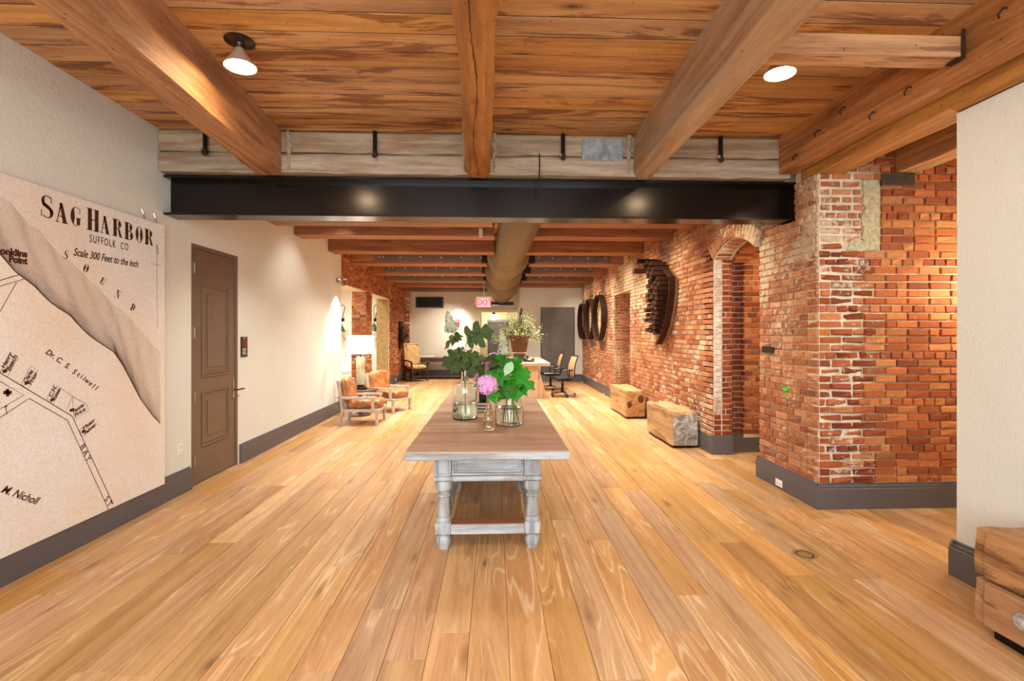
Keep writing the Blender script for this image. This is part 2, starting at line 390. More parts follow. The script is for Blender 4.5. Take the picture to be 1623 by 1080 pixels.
# ---- floor: oak boards running away from the camera
floor = struct(MB().box(-7.2, -3.2, -.2, 6.2, 21.2, -.016).build('floor', plain('subfloor', '4a3018', .9)))
def board_mesh(mb, x0, y0, x1, y1, z0, z1, b, flip=False):
    za, zb = (z1, z0) if not flip else (z0, z1)
    s = -b if not flip else b
    vs = [(x0, y0, zb), (x1, y0, zb), (x1, y1, zb), (x0, y1, zb), (x0, y0, za + s), (x1, y0, za + s), (x1, y1, za + s), (x0, y1, za + s),
          (x0 + b, y0 + b, za), (x1 - b, y0 + b, za), (x1 - b, y1 - b, za), (x0 + b, y1 - b, za)]
    fs = [(0, 1, 5, 4), (1, 2, 6, 5), (2, 3, 7, 6), (3, 0, 4, 7), (4, 5, 9, 8), (5, 6, 10, 9), (6, 7, 11, 10), (7, 4, 8, 11), (8, 9, 10, 11)]
    return mb.add(vs, fs)
planks = []
PW = .205
x = -7.1; row = 0
while x < 5.9:
    y = -3.1 + R.random() * 1.5 - 1.5
    ymax = 21.0 if -0.8 < x < 1.2 else 17.2
    if x < LW - .2: y, ymax = 9.3 + R.random(), 17.2
    if x > RN: ymax = 7.0
    while y < ymax:
        L = 1.5 + R.random() * 1.9
        y1 = min(y + L, ymax)
        if y1 - y < .5: y1 = ymax
        y0 = max(y, -3.1)
        if y1 > y0 + .05: planks.append((x, y0, x + PW - .002, y1 - .002))
        y = y1
    x += PW; row += 1
def plank_key(p):
    cx, cy = (p[0] + p[2]) / 2, max((p[1] + p[3]) / 2, .6)
    vis = p[3] > 1.9 and LW - .1 < cx < (RN if cy > 4.4 or cy < 3 else 4.7) and abs(cx) < 1.25 * p[3]
    return (0 if vis else 1, cy)
planks.sort(key=plank_key)
for p in planks[:300]: board_mesh(MB(), *p, -.016, 0, .0018).build('plank', M['floor'], floor)
mb = MB()
for p in planks[300:]: board_mesh(mb, *p, -.016, 0, .0018)
mb.build('plank', M['floor'], floor, kind='stuff')
# ---- ceiling: boards running across
ceil = struct(MB().box(-3.3, -3.2, CEIL + .003, 6.2, 17.4, CEIL + .2).build('ceiling', plain('ceiling_deck', '1a0d06', .95)))
bays = [(-3.2, -2.05), (-2.05, -.14), (-.14, 1.43), (1.43, 2.83), (2.83, 6.1)]
y = -3.1; cp = []
while y < 4.7:
    for a, b in bays: cp.append((a, y, b - .002, y + .190))
    y += .2
cp.sort(key=lambda p: -p[3])
for p in cp:
    if p[3] > 2.3 and p[0] < 2.6: board_mesh(MB(), *p, CEIL + R.uniform(-.0015, .0015), CEIL + .012, .0008, True).build('plank', M['ceil'], ceil)
mb = MB()
for p in cp:
    if not (p[3] > 2.3 and p[0] < 2.6): board_mesh(mb, *p, CEIL, CEIL + .012, .001, True)
for k in range(62): board_mesh(mb, -3.2, 4.72 + k * .2, 3.1, 4.917 + k * .2, CEIL, CEIL + .012, .001, True)
mb.build('plank', M['ceil'], ceil, kind='stuff')
# ---- plaster walls
T = .16
D0, D1, DH = 5.095, 6.0, 2.53
mb = MB()
mb.box(LW - T, -3.1, 0, LW, D0, CEIL + .03); mb.box(LW - T, D0, DH, LW, D1, CEIL + .03); mb.box(LW - T, D1, 0, LW, 9.98, CEIL + .03)
struct(mb.build('wall_left', M['wall_plaster']))
struct(MB().box(RN, -3.1, 0, RN + T, 3.07, 3.043).build('wall_right_near', M['wall_plaster']))
mb = MB()   # wall behind the camera with two tall windows
mb.box(-3.3, -3.2, 0, -3.0, -3.05, CEIL); mb.box(2.7, -3.2, 0, 6.2, -3.05, CEIL); mb.box(-.3, -3.2, 0, .1, -3.05, CEIL)
mb.box(-3.0, -3.2, 0, 2.7, -3.05, .5); mb.box(-3.0, -3.2, 3.2, 2.7, -3.05, CEIL)
struct(mb.build('wall_front', M['wall_plaster']))
struct(MB().box(6.0, -3.1, 0, 6.15, 7.0, CEIL + .03).build('wall_corridor', M['wall_cream']))
struct(MB().box(-3.3, YB, 0, -.59, YB + T, CEIL + .03).box(-.59, YB, 2.45, .83, YB + T, CEIL + .03).build('wall_back', M['wall_cream']))
struct(MB().box(.83, YBR, 0, 1.5, YB + T, CEIL + .03).box(1.5, YBR, 2.44, 2.63, YB + T, CEIL + .03).box(2.63, YBR, 0, 3.1, YB + T, CEIL + .03).build('wall_back_right', M['wall_plaster']))
# hall beyond the opening
mb = MB(); mb.box(-.75, YB + T, 0, -.59, 21.0, 2.6); mb.box(.83, YB + T, 0, 1.0, 21.0, 2.6); mb.box(-.59, YB + T, 2.45, .83, 21.0, 2.6); mb.box(-.59, 20.9, 0, .83, 21.05, 2.45)
struct(mb.build('wall_hall', M['wall_cream']))
mb = MB()
mb.box(-.59, YB - .02, 0, -.49, YB + .02, 2.45, .006); mb.box(-.49, YB - .02, 2.34, .83, YB + .02, 2.45, .006); mb.box(-.49, YB + .02, 0, -.46, YB + T, 2.34)
struct(mb.build('trim_hall_opening', M['trim_cream']))
mb = MB(); mb.box(-.59, 18.9, 0, -.28, 18.98, 2.45, .006); mb.box(-.28, 18.9, 2.12, .83, 18.98, 2.45, .006); mb.box(.62, 18.9, 0, .83, 18.98, 2.12)
struct(mb.build('trim_inner_frame', M['trim_cream']))
# side room seen through the openings on the left
mb = MB(); mb.box(-7.2, 9.2, 0, -7.05, 17.3, CEIL); mb.box(-7.05, 16.3, 0, -3.75, 16.45, CEIL); mb.box(-7.05, 9.2, 0, LW - T, 9.35, CEIL)
struct(mb.build('wall_side_room', M['white_paint']))
struct(MB().box(-7.2, 9.2, CEIL, LW - T, 17.3, CEIL + .1).build('ceiling_side_room', M['white_paint']))
for k, yy in enumerate((10.6, 12.1, 13.6, 15.1)):
    tag(MB().box(-7.0, yy, 3.05, -3.66, yy + .22, CEIL, .01).build('ceiling_beam', M['joist']), 'brown joist across the white side room, number %s counted from its near wall' % ('one', 'two', 'three', 'four')[k], 'beam', 'joists of the side room', 'thing')

# ---- bricks
def brick_templates(n, bev, jit):
    out = []
    for k in range(n):
        J = lambda a: R.uniform(-a, a)
        v = []
        for y, ins in ((-.05, 0), (-bev, 0), (0, bev)):
            for sx, sz in ((-1, -1), (1, -1), (1, 1), (-1, 1)):
                v.append((sx * (.5 - ins / .195) + J(jit) * .5, y + (J(jit) * .12 if y == 0 else 0), sz * (.5 - ins / .062) + J(jit)))
        f = [(0, 1, 5, 4), (1, 2, 6, 5), (2, 3, 7, 6), (3, 0, 4, 7), (4, 5, 9, 8), (5, 6, 10, 9), (6, 7, 11, 10), (7, 4, 8, 11), (8, 9, 10, 11)]
        out.append((v, f))
    return out
TPL = brick_templates(10, .006, .045)
TPLR = brick_templates(10, .014, .09)
_tm = {}
def tmesh(kind, i, mat):
    k = (kind, i, mat.name)
    if k not in _tm:
        v, f = (TPLR if kind else TPL)[i]
        mb = MB(); mb.v = v; mb.f = f; _tm[k] = mb.mesh('brick', mat)
    return _tm[k]
CH, PITCH = .0711, .206
def bricks(parent, O, U, N, spans, z0, z1, mat, nmax=300, near=None, rough=None, pick=None, zoff=0.0, proud=.008, thin=None):
    """lay courses on the plane O + u U + z Z, facing N; spans(z) -> [(u0,u1)...]"""
    U, N, O = Vector(U), Vector(N), Vector(O)
    Z = Vector((0, 0, 1)); L = []
    i = 0; z = z0 + zoff
    while z + CH * .5 < z1:
        zc = z + CH / 2; hdr = (i % 6 == 4)
        for a, b in spans(zc):
            u = a - (PITCH / 2 if (i % 2 and not hdr) else 0) - (PITCH / 4 if hdr else 0)
            while u < b - .02:
                ln = PITCH / 2 if hdr or R.random() < .12 else PITCH
                s, e = max(u, a), min(u + ln, b)
                u += ln
                if e - s > .035:
                    uc = (s + e) / 2; rg = rough(uc, zc) if rough else 0
                    if rg and R.random() < rg * .04: continue
                    l = e - s - .0135; h = CH - .0125
                    if thin and thin(uc, zc): l *= .9; h *= .8
                    d = proud + R.uniform(-.002, .003)
                    if rg: d += R.uniform(.0, .03) * rg; l *= R.uniform(.78, 1.0) if R.random() < rg * .6 else 1; h *= R.uniform(.8, 1.02)
                    rot = Matrix.Rotation(R.gauss(0, .006) + (R.uniform(-.07, .07) * rg), 3, N)
                    rt2 = Matrix.Rotation(R.gauss(0, .01) + (R.uniform(-.12, .12) * rg), 3, Z)
                    m3 = Matrix((U * l, N * (1.0 if not rg else 1.3), Z * h)).transposed()
                    # m3 columns: x->U*l, y->N, z->Z*h
                    m = (rt2 @ rot @ m3).to_4x4(); m.translation = O + U * uc + Z * zc + N * d
                    mm = pick(uc, zc, rg) if pick else mat
                    L.append((m, R.randrange(10), 1 if rg > .3 else 0, mm, (m.translation - Vector((0, 0, 1.6))).length))
        z += CH; i += 1
    if nmax < len(L): L.sort(key=lambda q: q[4])
    for m, i, k, mm, _ in L[:nmax]: link('brick', tmesh(k, i, mm), parent, m)
    rest = L[nmax:]
    by = {}
    for m, i, k, mm, _ in rest: by.setdefault(mm.name, []).append((m, i, k, mm))
    for nm, q in by.items():
        mb = MB()
        for m, i, k, mm in q:
            v, f = (TPLR if k else TPL)[i]; mb.add(v, f, m)
        mb.build('brick', q[0][3], parent, kind='stuff')
    return L
# alcove face (faces the camera) and broken return of the pier
PY0, PY1 = 4.30, 5.27
wp = struct(MB().box(RP + .004, PY0 + .012, .0, 5.9, PY0 + .25, CEIL).build('wall_alcove', M['mortar']))
def rough_f(u, z):
    # broken toothing between the corner and the cleaner alcove brick
    c = .27 + .05 * math.sin(z * 5); ww = .26
    return max(0., 1 - abs(u - c) / ww) * 1.0 if .2 < z < 2.42 else 0
def pick_f(u, z, rg):
    if rg > .25: return M['brick_rough']
    if u < .6 and z > 2.3: return M['brick_side']
    return M['brick']
bricks(wp, (RP + .01, PY0, 0), (1, 0, 0), (0, -1, 0), lambda z: [(0, 1.75)] if z < 2.36 or z > 3.0 else [(0, .41 + .03 * math.sin(z * 21)), (.575, 1.75)], .22, 3.48, M['brick'], 300, rough=rough_f, pick=pick_f, thin=lambda u, z: u < .58 and z > 2.36)
rr = random.Random(8)
pl_ = [(.425 + rr.uniform(-.03, .02), 2.35 + k * .065) for k in range(11)]
MB().prism(pl_ + [(.572, 3.0), (.572, 2.36)], lambda a, z, d: (RP + a, PY0 - .007 + d, z), .03).build('cement_patch', M['cement'], wp)
MB().prism([(RP + a, z) for a, z in [(.27, 2.36), (.40, 2.34), (.45, 2.42), (.36, 2.47), (.30, 2.44)]], lambda a, z, d: (a, PY0 - .0105 + d, z), .03).build('cement_patch', M['cement'], wp)
# pier side
GP0, GP1 = 4.645, 4.90
ws = struct(MB().box(RP + .012, PY0 + .004, 0, RP + .4, PY1, 2.70).box(RP + .012, PY0 + .004, 2.70, RP + .4, GP0, CEIL).box(RP + .012, GP1, 2.70, RP + .4, PY1, CEIL).build('wall_right_pier', M['mortar_pale']))
bricks(ws, (RP, PY1, 0), (0, -1, 0), (-1, 0, 0), lambda z: [(0, PY1 - PY0 - .002)] if z < 2.70 else [(0, PY1 - GP1), (PY1 - GP0, PY1 - PY0 - .002)], .22, 3.03, M['brick_side'], 300, zoff=.0, rough=lambda u, z: .6 if (u > .86 and .3 < z < 2.4 and R.random() < .3) else 0)
# long right wall with the arched passage and a flat-topped recess
AY0, AY1, SPR, CRN = PY1, 6.27, 2.56, 2.74
def arch_half(z):
    h, hw = CRN - SPR, (AY1 - AY0) / 2
    Rr = (hw * hw + h * h) / (2 * h); zc = CRN - Rr
    if z >= CRN: return 0
    if z <= SPR: return hw
    return math.sqrt(max(0, Rr * Rr - (z - zc) ** 2))
AM = (AY0 + AY1) / 2
NY0, NY1, NZ = 10.15, 11.5, 2.53
core = MB()
XC = RF + .012
core.box(XC, AY1, 0, XC + .2, NY0, CEIL); core.box(XC, NY0, NZ, XC + .2, NY1, CEIL); core.box(XC, NY1, 0, XC + .2, YBR, CEIL)
NA = 14
pts = [(AY0 + (AY1 - AY0) * k / NA) for k in range(NA + 1)]
def arch_z(y):
    h, hw = CRN - SPR, (AY1 - AY0) / 2; Rr = (hw * hw + h * h) / (2 * h)
    return CRN - Rr + math.sqrt(max(0, Rr * Rr - (y - AM) ** 2))
for a, b in zip(pts[:-1], pts[1:]):
    za, zb = arch_z(a), arch_z(b)
    core.add([(x, yy, zz) for x in (XC, XC + .24) for yy, zz in ((a, za), (b, zb), (b, CEIL), (a, CEIL))], [(0, 1, 2, 3), (4, 5, 6, 7), (0, 1, 5, 4), (1, 2, 6, 5), (2, 3, 7, 6), (3, 0, 4, 7)])
wr = struct(core.build('wall_right_far', M['mortar_pale']))
VR = .20
def spans_r(z):
    # u measured from AY0 away from the camera
    out = []
    if z > SPR - .02:
        h = math.sqrt(max(0, 0)) 
        hw = 0
        zz = z
        h0, hw0 = CRN - SPR, (AY1 - AY0) / 2; Rr = (hw0 * hw0 + h0 * h0) / (2 * h0) + VR; zc = CRN - (Rr - VR)
        d = Rr * Rr - (zz - zc) ** 2
        hw = math.sqrt(d) if d > 0 else 0
        hw = min(hw, hw0 + .1)
        if AM - hw > AY0 + .03: out.append((0, AM - hw - AY0))
        st = AM + hw - AY0
    else: st = AY1 - AY0
    if z < NZ: out += [(st, NY0 - AY0), (NY1 - AY0, YBR - AY0)]
    else: out += [(st, YBR - AY0)]
    return out
def pick_r(u, z, rg):
    y = AY0 + u
    if y > 9.4 and z > 1.25 + .2 * math.sin(y * 3): return M['brick_lime']
    if z > 2.35: return M['brick_lime']
    return M['brick_side'] if R.random() < .7 else M['brick_lime']
bricks(wr, (RF, AY0, 0), (0, 1, 0), (-1, 0, 0), spans_r, .22, 3.48, M['brick_side'], 300, pick=pick_r)
# voussoirs over the arch
h0, hw0 = CRN - SPR, (AY1 - AY0) / 2; ARr = (hw0 * hw0 + h0 * h0) / (2 * h0); AZC = CRN - ARr
half = math.asin(hw0 / ARr); nv = 17
for ring in (0,):
    for k in range(nv):
        a = -half + (k + .5) * 2 * half / nv
        d = Vector((0, math.sin(a), math.cos(a))); tt = Vector((0, math.cos(a), -math.sin(a)))
        m = Matrix((d * .185, Vector((-1, 0, 0)), tt * (2 * half * (ARr + .1) / nv - .012))).transposed().to_4x4()
        m.translation = Vector((RF - .012, AM, AZC)) + d * (ARr + .1)
        link('brick', tmesh(0, k % 10, M['brick_side']), wr, m)
# jamb of the arched passage facing the camera, three steps back
wj = struct(MB().box(RF + .012, AY1 + .012, 0, RF + .26, AY1 + .3, 2.75).box(RF + .26, AY1 + .16, 0, 3.34, AY1 + .3, 2.95).box(3.34, AY1 + .09, 0, 5.0, AY1 + .3, 3.0).build('wall_passage', M['mortar_pale']))
bricks(wj, (RF + .008, AY1, 0), (1, 0, 0), (0, -1, 0), lambda z: [(0, .11), (.11, .25)], .24, 2.62, M['brick_side'], 150, pick=lambda u, z, r: M['brick_white'] if u < .10 and z > .5 else M['brick_dark'])
bricks(wj, (RF + .262, AY1 + .15, 0), (1, 0, 0), (0, -1, 0), lambda z: [(0, .2)], .24, 2.9, M['brick_dark'], 150)
bricks(wj, (3.34, AY1 + .08, 0), (1, 0, 0), (0, -1, 0), lambda z: [(0, .75)], .24, 2.9, M['brick_dark'], 200, pick=lambda u, z, r: M['brick'])
bricks(wj, (3.34, AY1 + .08, 0), (0, 1, 0), (-1, 0, 0), lambda z: [(0, .08)], .24, 2.9, M['brick_dark'], 60)
# arch soffit bricks (inner ring, a little lower)
mbs = MB()
for k in range(nv):
    a = -half + (k + .5) * 2 * half / nv
    d = Vector((0, math.sin(a), math.cos(a))); tt = Vector((0, math.cos(a), -math.sin(a)))
    for xo, ln, rr in ((RF + .12, .2, 0.0), (RF + .36, .2, -.05)):
        m = Matrix((Vector((ln, 0, 0)), -d, tt * (2 * half * ARr / nv - .01))).transposed().to_4x4()
        m.translation = Vector((xo, AM, AZC)) + d * (ARr + rr - .003)
        link('brick', tmesh(0, k % 10, M['brick'] if rr < 0 else M['brick_side']), wj, m)
struct(MB().box(RF + .26, AY0 - .02, 2.76, 5.0, AY1 + .3, 2.95).build('ceiling_passage', M['mortar']))
struct(MB().box(4.9, PY0 + .25, 0, 5.0, AY1 + .3, 2.95).build('wall_passage_end', M['wall_cream']))
# recess by the far bench: brick jamb facing the camera and brick back
wn = struct(MB().box(RF + .01, NY1 + .012, 0, 4.0, NY1 + .2, NZ + .1).box(3.5, NY0 - .3, 0, 3.6, NY1, NZ + .1).box(RF + .2, NY0 - .4, NZ + .02, 3.6, NY1, NZ + .1).box(RF + .21, NY0 - .1, 0, 3.6, NY0 - .02, NZ + .1).build('wall_recess', M['mortar_pale']))
bricks(wn, (RF + .01, NY1, 0), (1, 0, 0), (0, -1, 0), lambda z: [(0, .62)], .05, NZ, M['brick_lime'], 150, pick=lambda u, z, r: M['brick_side'])
bricks(wn, (3.5, NY0, 0), (0, 1, 0), (-1, 0, 0), lambda z: [(0, NY1 - NY0)], .05, NZ, M['brick_side'], 0)
# left brick wall with openings to the side room
LBX = LW - .01
mbl = MB()
P0, P1, J0 = 11.99, 12.48, 14.57
HZ = 2.62
XL = LBX - .012
mbl.box(XL - .37, 9.98, HZ, XL, YB, CEIL); mbl.box(XL - .37, P0 + .012, 0, XL, P1, HZ); mbl.box(XL - .37, J0, 0, XL, YB, HZ)
wl = struct(mbl.build('wall_left_far', M['mortar']))
struct(MB().box(XL - .37, 9.985, HZ - .012, XL - .004, P0, HZ - .001).box(XL - .37, P1, HZ - .012, XL - .004, J0 - .02, HZ - .001).build('trim_opening_soffit', M['wall_cream']))
bricks(wl, (LBX, 9.98, 0), (0, 1, 0), (1, 0, 0), lambda z: [(0, YB - 9.98)] if z > HZ else [(P0 - 9.98, P1 - 9.98), (J0 - 9.98, YB - 9.98)], .2, 3.48, M['brick'], 180, pick=lambda u, z, r: M['brick'] if R.random() < .8 else M['brick_side'])
bricks(wl, (LBX - .37, P0, 0), (1, 0, 0), (0, -1, 0), lambda z: [(0, .365)], .2, HZ, M['brick'], 120, pick=lambda u, z, r: M['brick_side'] if R.random() < .5 else M['brick'])
MB().box(XL - .37, J0 - .02, 0, XL - .03, J0, HZ - .012).build('jamb_facing', M['stone'], wl)
# brick pilaster at the end of the left wall
wq = struct(MB().box(LBX, 16.912, 0, LBX + .19, YB, 3.1).build('wall_left_pilaster', M['mortar']))
bricks(wq, (LBX, 16.9, 0), (1, 0, 0), (0, -1, 0), lambda z: [(0, .2)], .2, 3.06, M['brick'], 60, pick=lambda u, z, r: M['brick'] if u < .1 else M['brick_white'] if R.random() < .2 else M['brick'])
# paint, plates, padstone on the pier
p = on_x(1244, 622, RP - .012)
mb = MB()
for dy, dz, ww, hh in ((0, .03, .10, .045), (.005, -.03, .04, .05), (-.05, .045, .045, .03), (.01, -.09, .025, .03)):
    n = 10; poly = [(p.y + dy + ww / 2 * math.cos(2 * PI * k / n) * R.uniform(.75, 1.1), p.z + dz + hh / 2 * math.sin(2 * PI * k / n) * R.uniform(.75, 1.1)) for k in range(n)]
    mb.prism(poly, lambda a, b, d: (RP - .0125 + d, a, b), .004)
mb.build('paint_mark', M['green_paint'], ws, label='bright green dab of paint on the brick')
c0 = on_y(1395, 276, PY0); c1 = on_y(1447, 295, PY0)
MB().box(c0.x, PY0 - .022, c1.z, c1.x, PY0 + .02, c0.z, .004).build('padstone', M['padstone'], wp, label='dark padstone under the beam end')

# ---- baseboards (stepped top)
def baseboard(name, segs, h=.235):
    mb = MB()
    for a, b, n in segs:   # a,b along the wall foot, n outward
        a, b, n = Vector(a), Vector(b), Vector(n)
        for d, z0, z1 in ((.032, 0, h * .80), (.024, h * .80, h * .92), (.012, h * .92, h)):
            p, q = a.copy(), b + n * d
            mb.box(min(p.x, q.x), min(p.y, q.y), z0, max(p.x, q.x), max(p.y, q.y), z1, .003)
    return struct(mb.build(name, M['base']))
baseboard('baseboard_left', [((LW, -3, 0), (LW, D0 - .03, 0), (1, 0, 0)), ((LW, D1 + .03, 0), (LW, 9.98, 0), (1, 0, 0))])
baseboard('baseboard_left_far', [((LBX, J0, 0), (LBX, 16.9, 0), (1, 0, 0)), ((LBX, P0, 0), (LBX, P1, 0), (1, 0, 0))])
baseboard('baseboard_pier', [((RP - .002, PY0 - .032, 0), (RP - .002, PY1 + .02, 0), (-1, 0, 0)), ((RP - .03, PY0 - .002, 0), (5.0, PY0 - .002, 0), (0, -1, 0)), ((RP - .03, PY1, 0), (RP + .3, PY1, 0), (0, 1, 0))])
baseboard('baseboard_passage', [((RF - .03, AY1 - .002, 0), (RF + .26, AY1 - .002, 0), (0, -1, 0)), ((RF + .26, AY1 + .12, 0), (4.2, AY1 + .12, 0), (0, -1, 0))], .25)
baseboard('baseboard_right_far', [((RF - .002, AY1 - .03, 0), (RF - .002, NY0, 0), (-1, 0, 0)), ((RF - .002, NY1, 0), (RF - .002, YBR, 0), (-1, 0, 0))])
baseboard('baseboard_right_near', [((RN, -3, 0), (RN, 3.1, 0), (-1, 0, 0)), ((RN - .03, 3.07, 0), (RN + T, 3.07, 0), (0, 1, 0))])
baseboard('baseboard_back', [((-2.95, YB, 0), (-.6, YB, 0), (0, -1, 0))], .28)
baseboard('baseboard_back_right', [((.86, YBR, 0), (1.5, YBR, 0), (0, -1, 0)), ((2.63, YBR, 0), (RF, YBR, 0), (0, -1, 0))], .25)
# ---- doors
def panel_door(name, mat, Y0, Y1, H, fn, panels, label=None):
    """fn(a,z,d): a along the door, z up, d out of the leaf"""
    def bx(mb, a0, z0, a1, z1, d0, d1, bev=0.0):
        p, q = fn(a0, z0, d0), fn(a1, z1, d1); return mb.box(p[0], p[1], p[2], q[0], q[1], q[2], bev)
    dr = struct(bx(MB(), Y0 + .045, .012, Y1 - .045, H - .045, -.045, 0, .003).build(name, mat))
    fr = MB(); bx(fr, Y0, 0, Y0 + .04, H, -.06, .012, .003); bx(fr, Y1 - .04, 0, Y1, H, -.06, .012, .003); bx(fr, Y0 + .04, H - .04, Y1 - .04, H, -.06, .012, .003)
    fr.build('door_frame', mat, dr)
    for a0, z0, a1, z1 in panels:
        mb = MB()
        for e, d in ((0, .012), (.03, .006)):
            w_ = .022
            bx(mb, a0 + e, z0 + e, a1 - e, z0 + e + w_, 0, d, .003); bx(mb, a0 + e, z1 - e - w_, a1 - e, z1 - e, 0, d, .003)
            bx(mb, a0 + e, z0 + e + w_, a0 + e + w_, z1 - e - w_, 0, d, .003); bx(mb, a1 - e - w_, z0 + e + w_, a1 - e, z1 - e - w_, 0, d, .003)
        bx(mb, a0 + .1, z0 + .1, a1 - .1, z1 - .1, 0, .008, .006)
        mb.build('panel', mat, dr)
    return dr
fl = lambda a, z, d: (LW - .012 + d, a, z)
d1 = panel_door('door_1', M['door'], D0, D1, DH, fl, [(5.29, 1.12, 5.82, 2.12), (5.29, .38, 5.82, .97)])
for z in (.26, .93, 1.60, 2.28):
    MB().tube([(LW + .006, D0 + .045, z - .055), (LW + .006, D0 + .045, z + .055)], .009, 8).box(LW - .014, D0 + .045, z - .055, LW - .009, D0 + .075, z + .055).build('hinge', M['chrome'], d1, 40)
h = MB().box(LW - .012, D1 - .1, .82, LW - .002, D1 - .06, 1.05, .003).build('door_handle', M['chrome'], d1)
MB().tube([(LW - .005, D1 - .08, .92), (LW + .05, D1 - .08, .92), (LW + .055, D1 - .06, .92), (LW + .055, D1 + .04, .92)], .009, 8).build('lever', M['bronze'], h, 40)
fb = lambda a, z, d: (a, YBR + .012 - d, z)
d2 = panel_door('door_2', M['door_grey'], 1.5, 2.63, 2.44, fb, [(1.78, .98, 2.36, 1.98), (1.78, .42, 2.36, .84)])
MB().box(1.6, YBR - .004, .88, 1.65, YBR + .012, 1.12, .003).build('door_handle', M['gold'], d2)
for z in (.3, 1.2, 2.1): MB().tube([(2.585, YBR - .006, z - .05), (2.585, YBR - .006, z + .05)], .009, 8).build('hinge', M['chrome'], d2, 40)
fh = lambda a, z, d: (a, 20.88 - d, z)
d3 = panel_door('door_3', M['door_grey'], -.28, .62, 2.08, fh, [(-.1, .95, .42, 1.85), (-.1, .3, .42, .8)])
# ================================================================== BEAMS AND CEILING FITTINGS
def rough_beam(mb, A, B, wA, wB, z0, z1, n=14, jit=.006, ch=.02, seg=random.Random(5)):
    """old squared timber from A to B (centre lines, x/y), eased edges"""
    vs = []; fs = []
    A, B = Vector(A), Vector(B); d = (B - A).normalized(); e = Vector((d.y, -d.x, 0))
    for i in range(n + 1):
        t = i / n; c = A.lerp(B, t); w_ = (wA + (wB - wA) * t) / 2; j = lambda: seg.uniform(-jit, jit)
        prof = [(-w_, z1), (-w_, z0 + ch), (-w_ + ch, z0), (w_ - ch, z0), (w_, z0 + ch), (w_, z1)]
        for a, z in prof: vs.append(c + e * (a + j()) + Vector((0, 0, z + (j() if z < z1 else 0))))
    for i in range(n):
        for k in range(6): fs.append((i * 6 + k, i * 6 + (k + 1) % 6, (i + 1) * 6 + (k + 1) % 6, (i + 1) * 6 + k))
    fs.append(tuple(range(6))); fs.append(tuple(range(n * 6, n * 6 + 6)))
    return mb.add(vs, fs)
def beam(name, label, mb, mat, smooth=0, group=None):
    return tag(mb.build(name, mat, None, smooth), label, 'beam', group, 'thing')
HY = 4.60
beam('ceiling_beam', 'golden brown squared ceiling beam above the map wall, ending left on the steel girder', rough_beam(MB(), (-1.85, .2, 0), (-2.105, HY - .014, 0), .215, .225, 3.075, CEIL), M['timber'])
b2 = beam('ceiling_beam', 'round-edged cracked beam in the middle of the ceiling above the long table', rough_beam(MB(), (-.03, .2, 0), (-.152, HY - .014, 0), .20, .225, 3.072, CEIL, ch=.05, jit=.012), M['timber'])
mb = MB()
for q in range(0):   # drying crack along the middle beam
    y0 = 1.2 + q * .2; x0 = -.045 - .028 * (y0 - .2) + .012 * math.sin(q * 1.7); x1 = -.045 - .028 * y0 + .012 * math.sin((q + 1) * 1.7)
    mb.bar((x0, y0, 3.066), (x1, y0 + .205, 3.066), .006 + .003 * (q % 3), .004)
rr = random.Random(2); pts = []
for q in range(110): y0 = 1.0 + q * .032; pts.append((-.045 - .028 * (y0 - .2) + .016 * math.sin(q * .13) + rr.uniform(-.004, .004), y0, 3.0665))
mb.tube(pts, [.0012 + .0032 * abs(math.sin(q * .21)) * rr.uniform(.5, 1) for q in range(110)], 6)
mb.build('crack', plain('dark_crack', '2e170a', .9), b2)
beam('ceiling_beam', 'pale rough-sawn chamfered beam between the middle beam and the right ceiling lamp', rough_beam(MB(), (1.385, .2, 0), (1.435, HY - .014, 0), .235, .20, 3.075, CEIL, ch=.055), M['timber_pale'])
b4 = beam('ceiling_beam', 'reddish nail-studded beam with a row of bent hooks on its side, beside the brick pier', rough_beam(MB(), (2.825, .2, 0), (2.835, HY - .014, 0), .14, .14, 3.135, CEIL, ch=.008), M['timber'])
beam('ceiling_beam', 'orange beam resting on top of the brick pier, lower neighbour of the nail-studded beam', rough_beam(MB(), (3.06, .2, 0), (3.065, 4.53, 0), .25, .25, 3.05, CEIL - .02, ch=.012), M['timber'])
b6 = beam('ceiling_beam', 'dark short beam over the alcove with its end pocketed in the brick above the padstone', rough_beam(MB(), (3.785, 1.0, 0), (3.785, PY0 + .1, 0), .22, .22, 3.07, CEIL - .02, ch=.012), M['timber'])
for i in (0, 1, 2, 4, 5, 6, 7, 8):
    y = 1.9 + i * .3; z = 3.22 + R.uniform(-.03, .16)
    MB().tube([(2.765, y, z), (2.735, y, z), (2.72, y + .015, z - .03), (2.735, y + .02, z - .045)], .006, 6).build('nail_hook', M['rust'], b4)
beam('cross_brace', 'short horizontal brace board spanning from the pale beam to the nail-studded beam', MB().box(1.545, 2.72, 3.215, 2.735, 2.86, 3.335, .006), M['ceil'])
tag(MB().box(2.715, 2.708, 3.205, 2.738, 2.716, 3.37, .002).box(2.70, 2.708, 3.198, 2.738, 2.80, 3.207, .002).build('brace_bracket', M['rust']), 'small rusty angle bracket holding the end of the brace board', 'bracket', kind='thing')
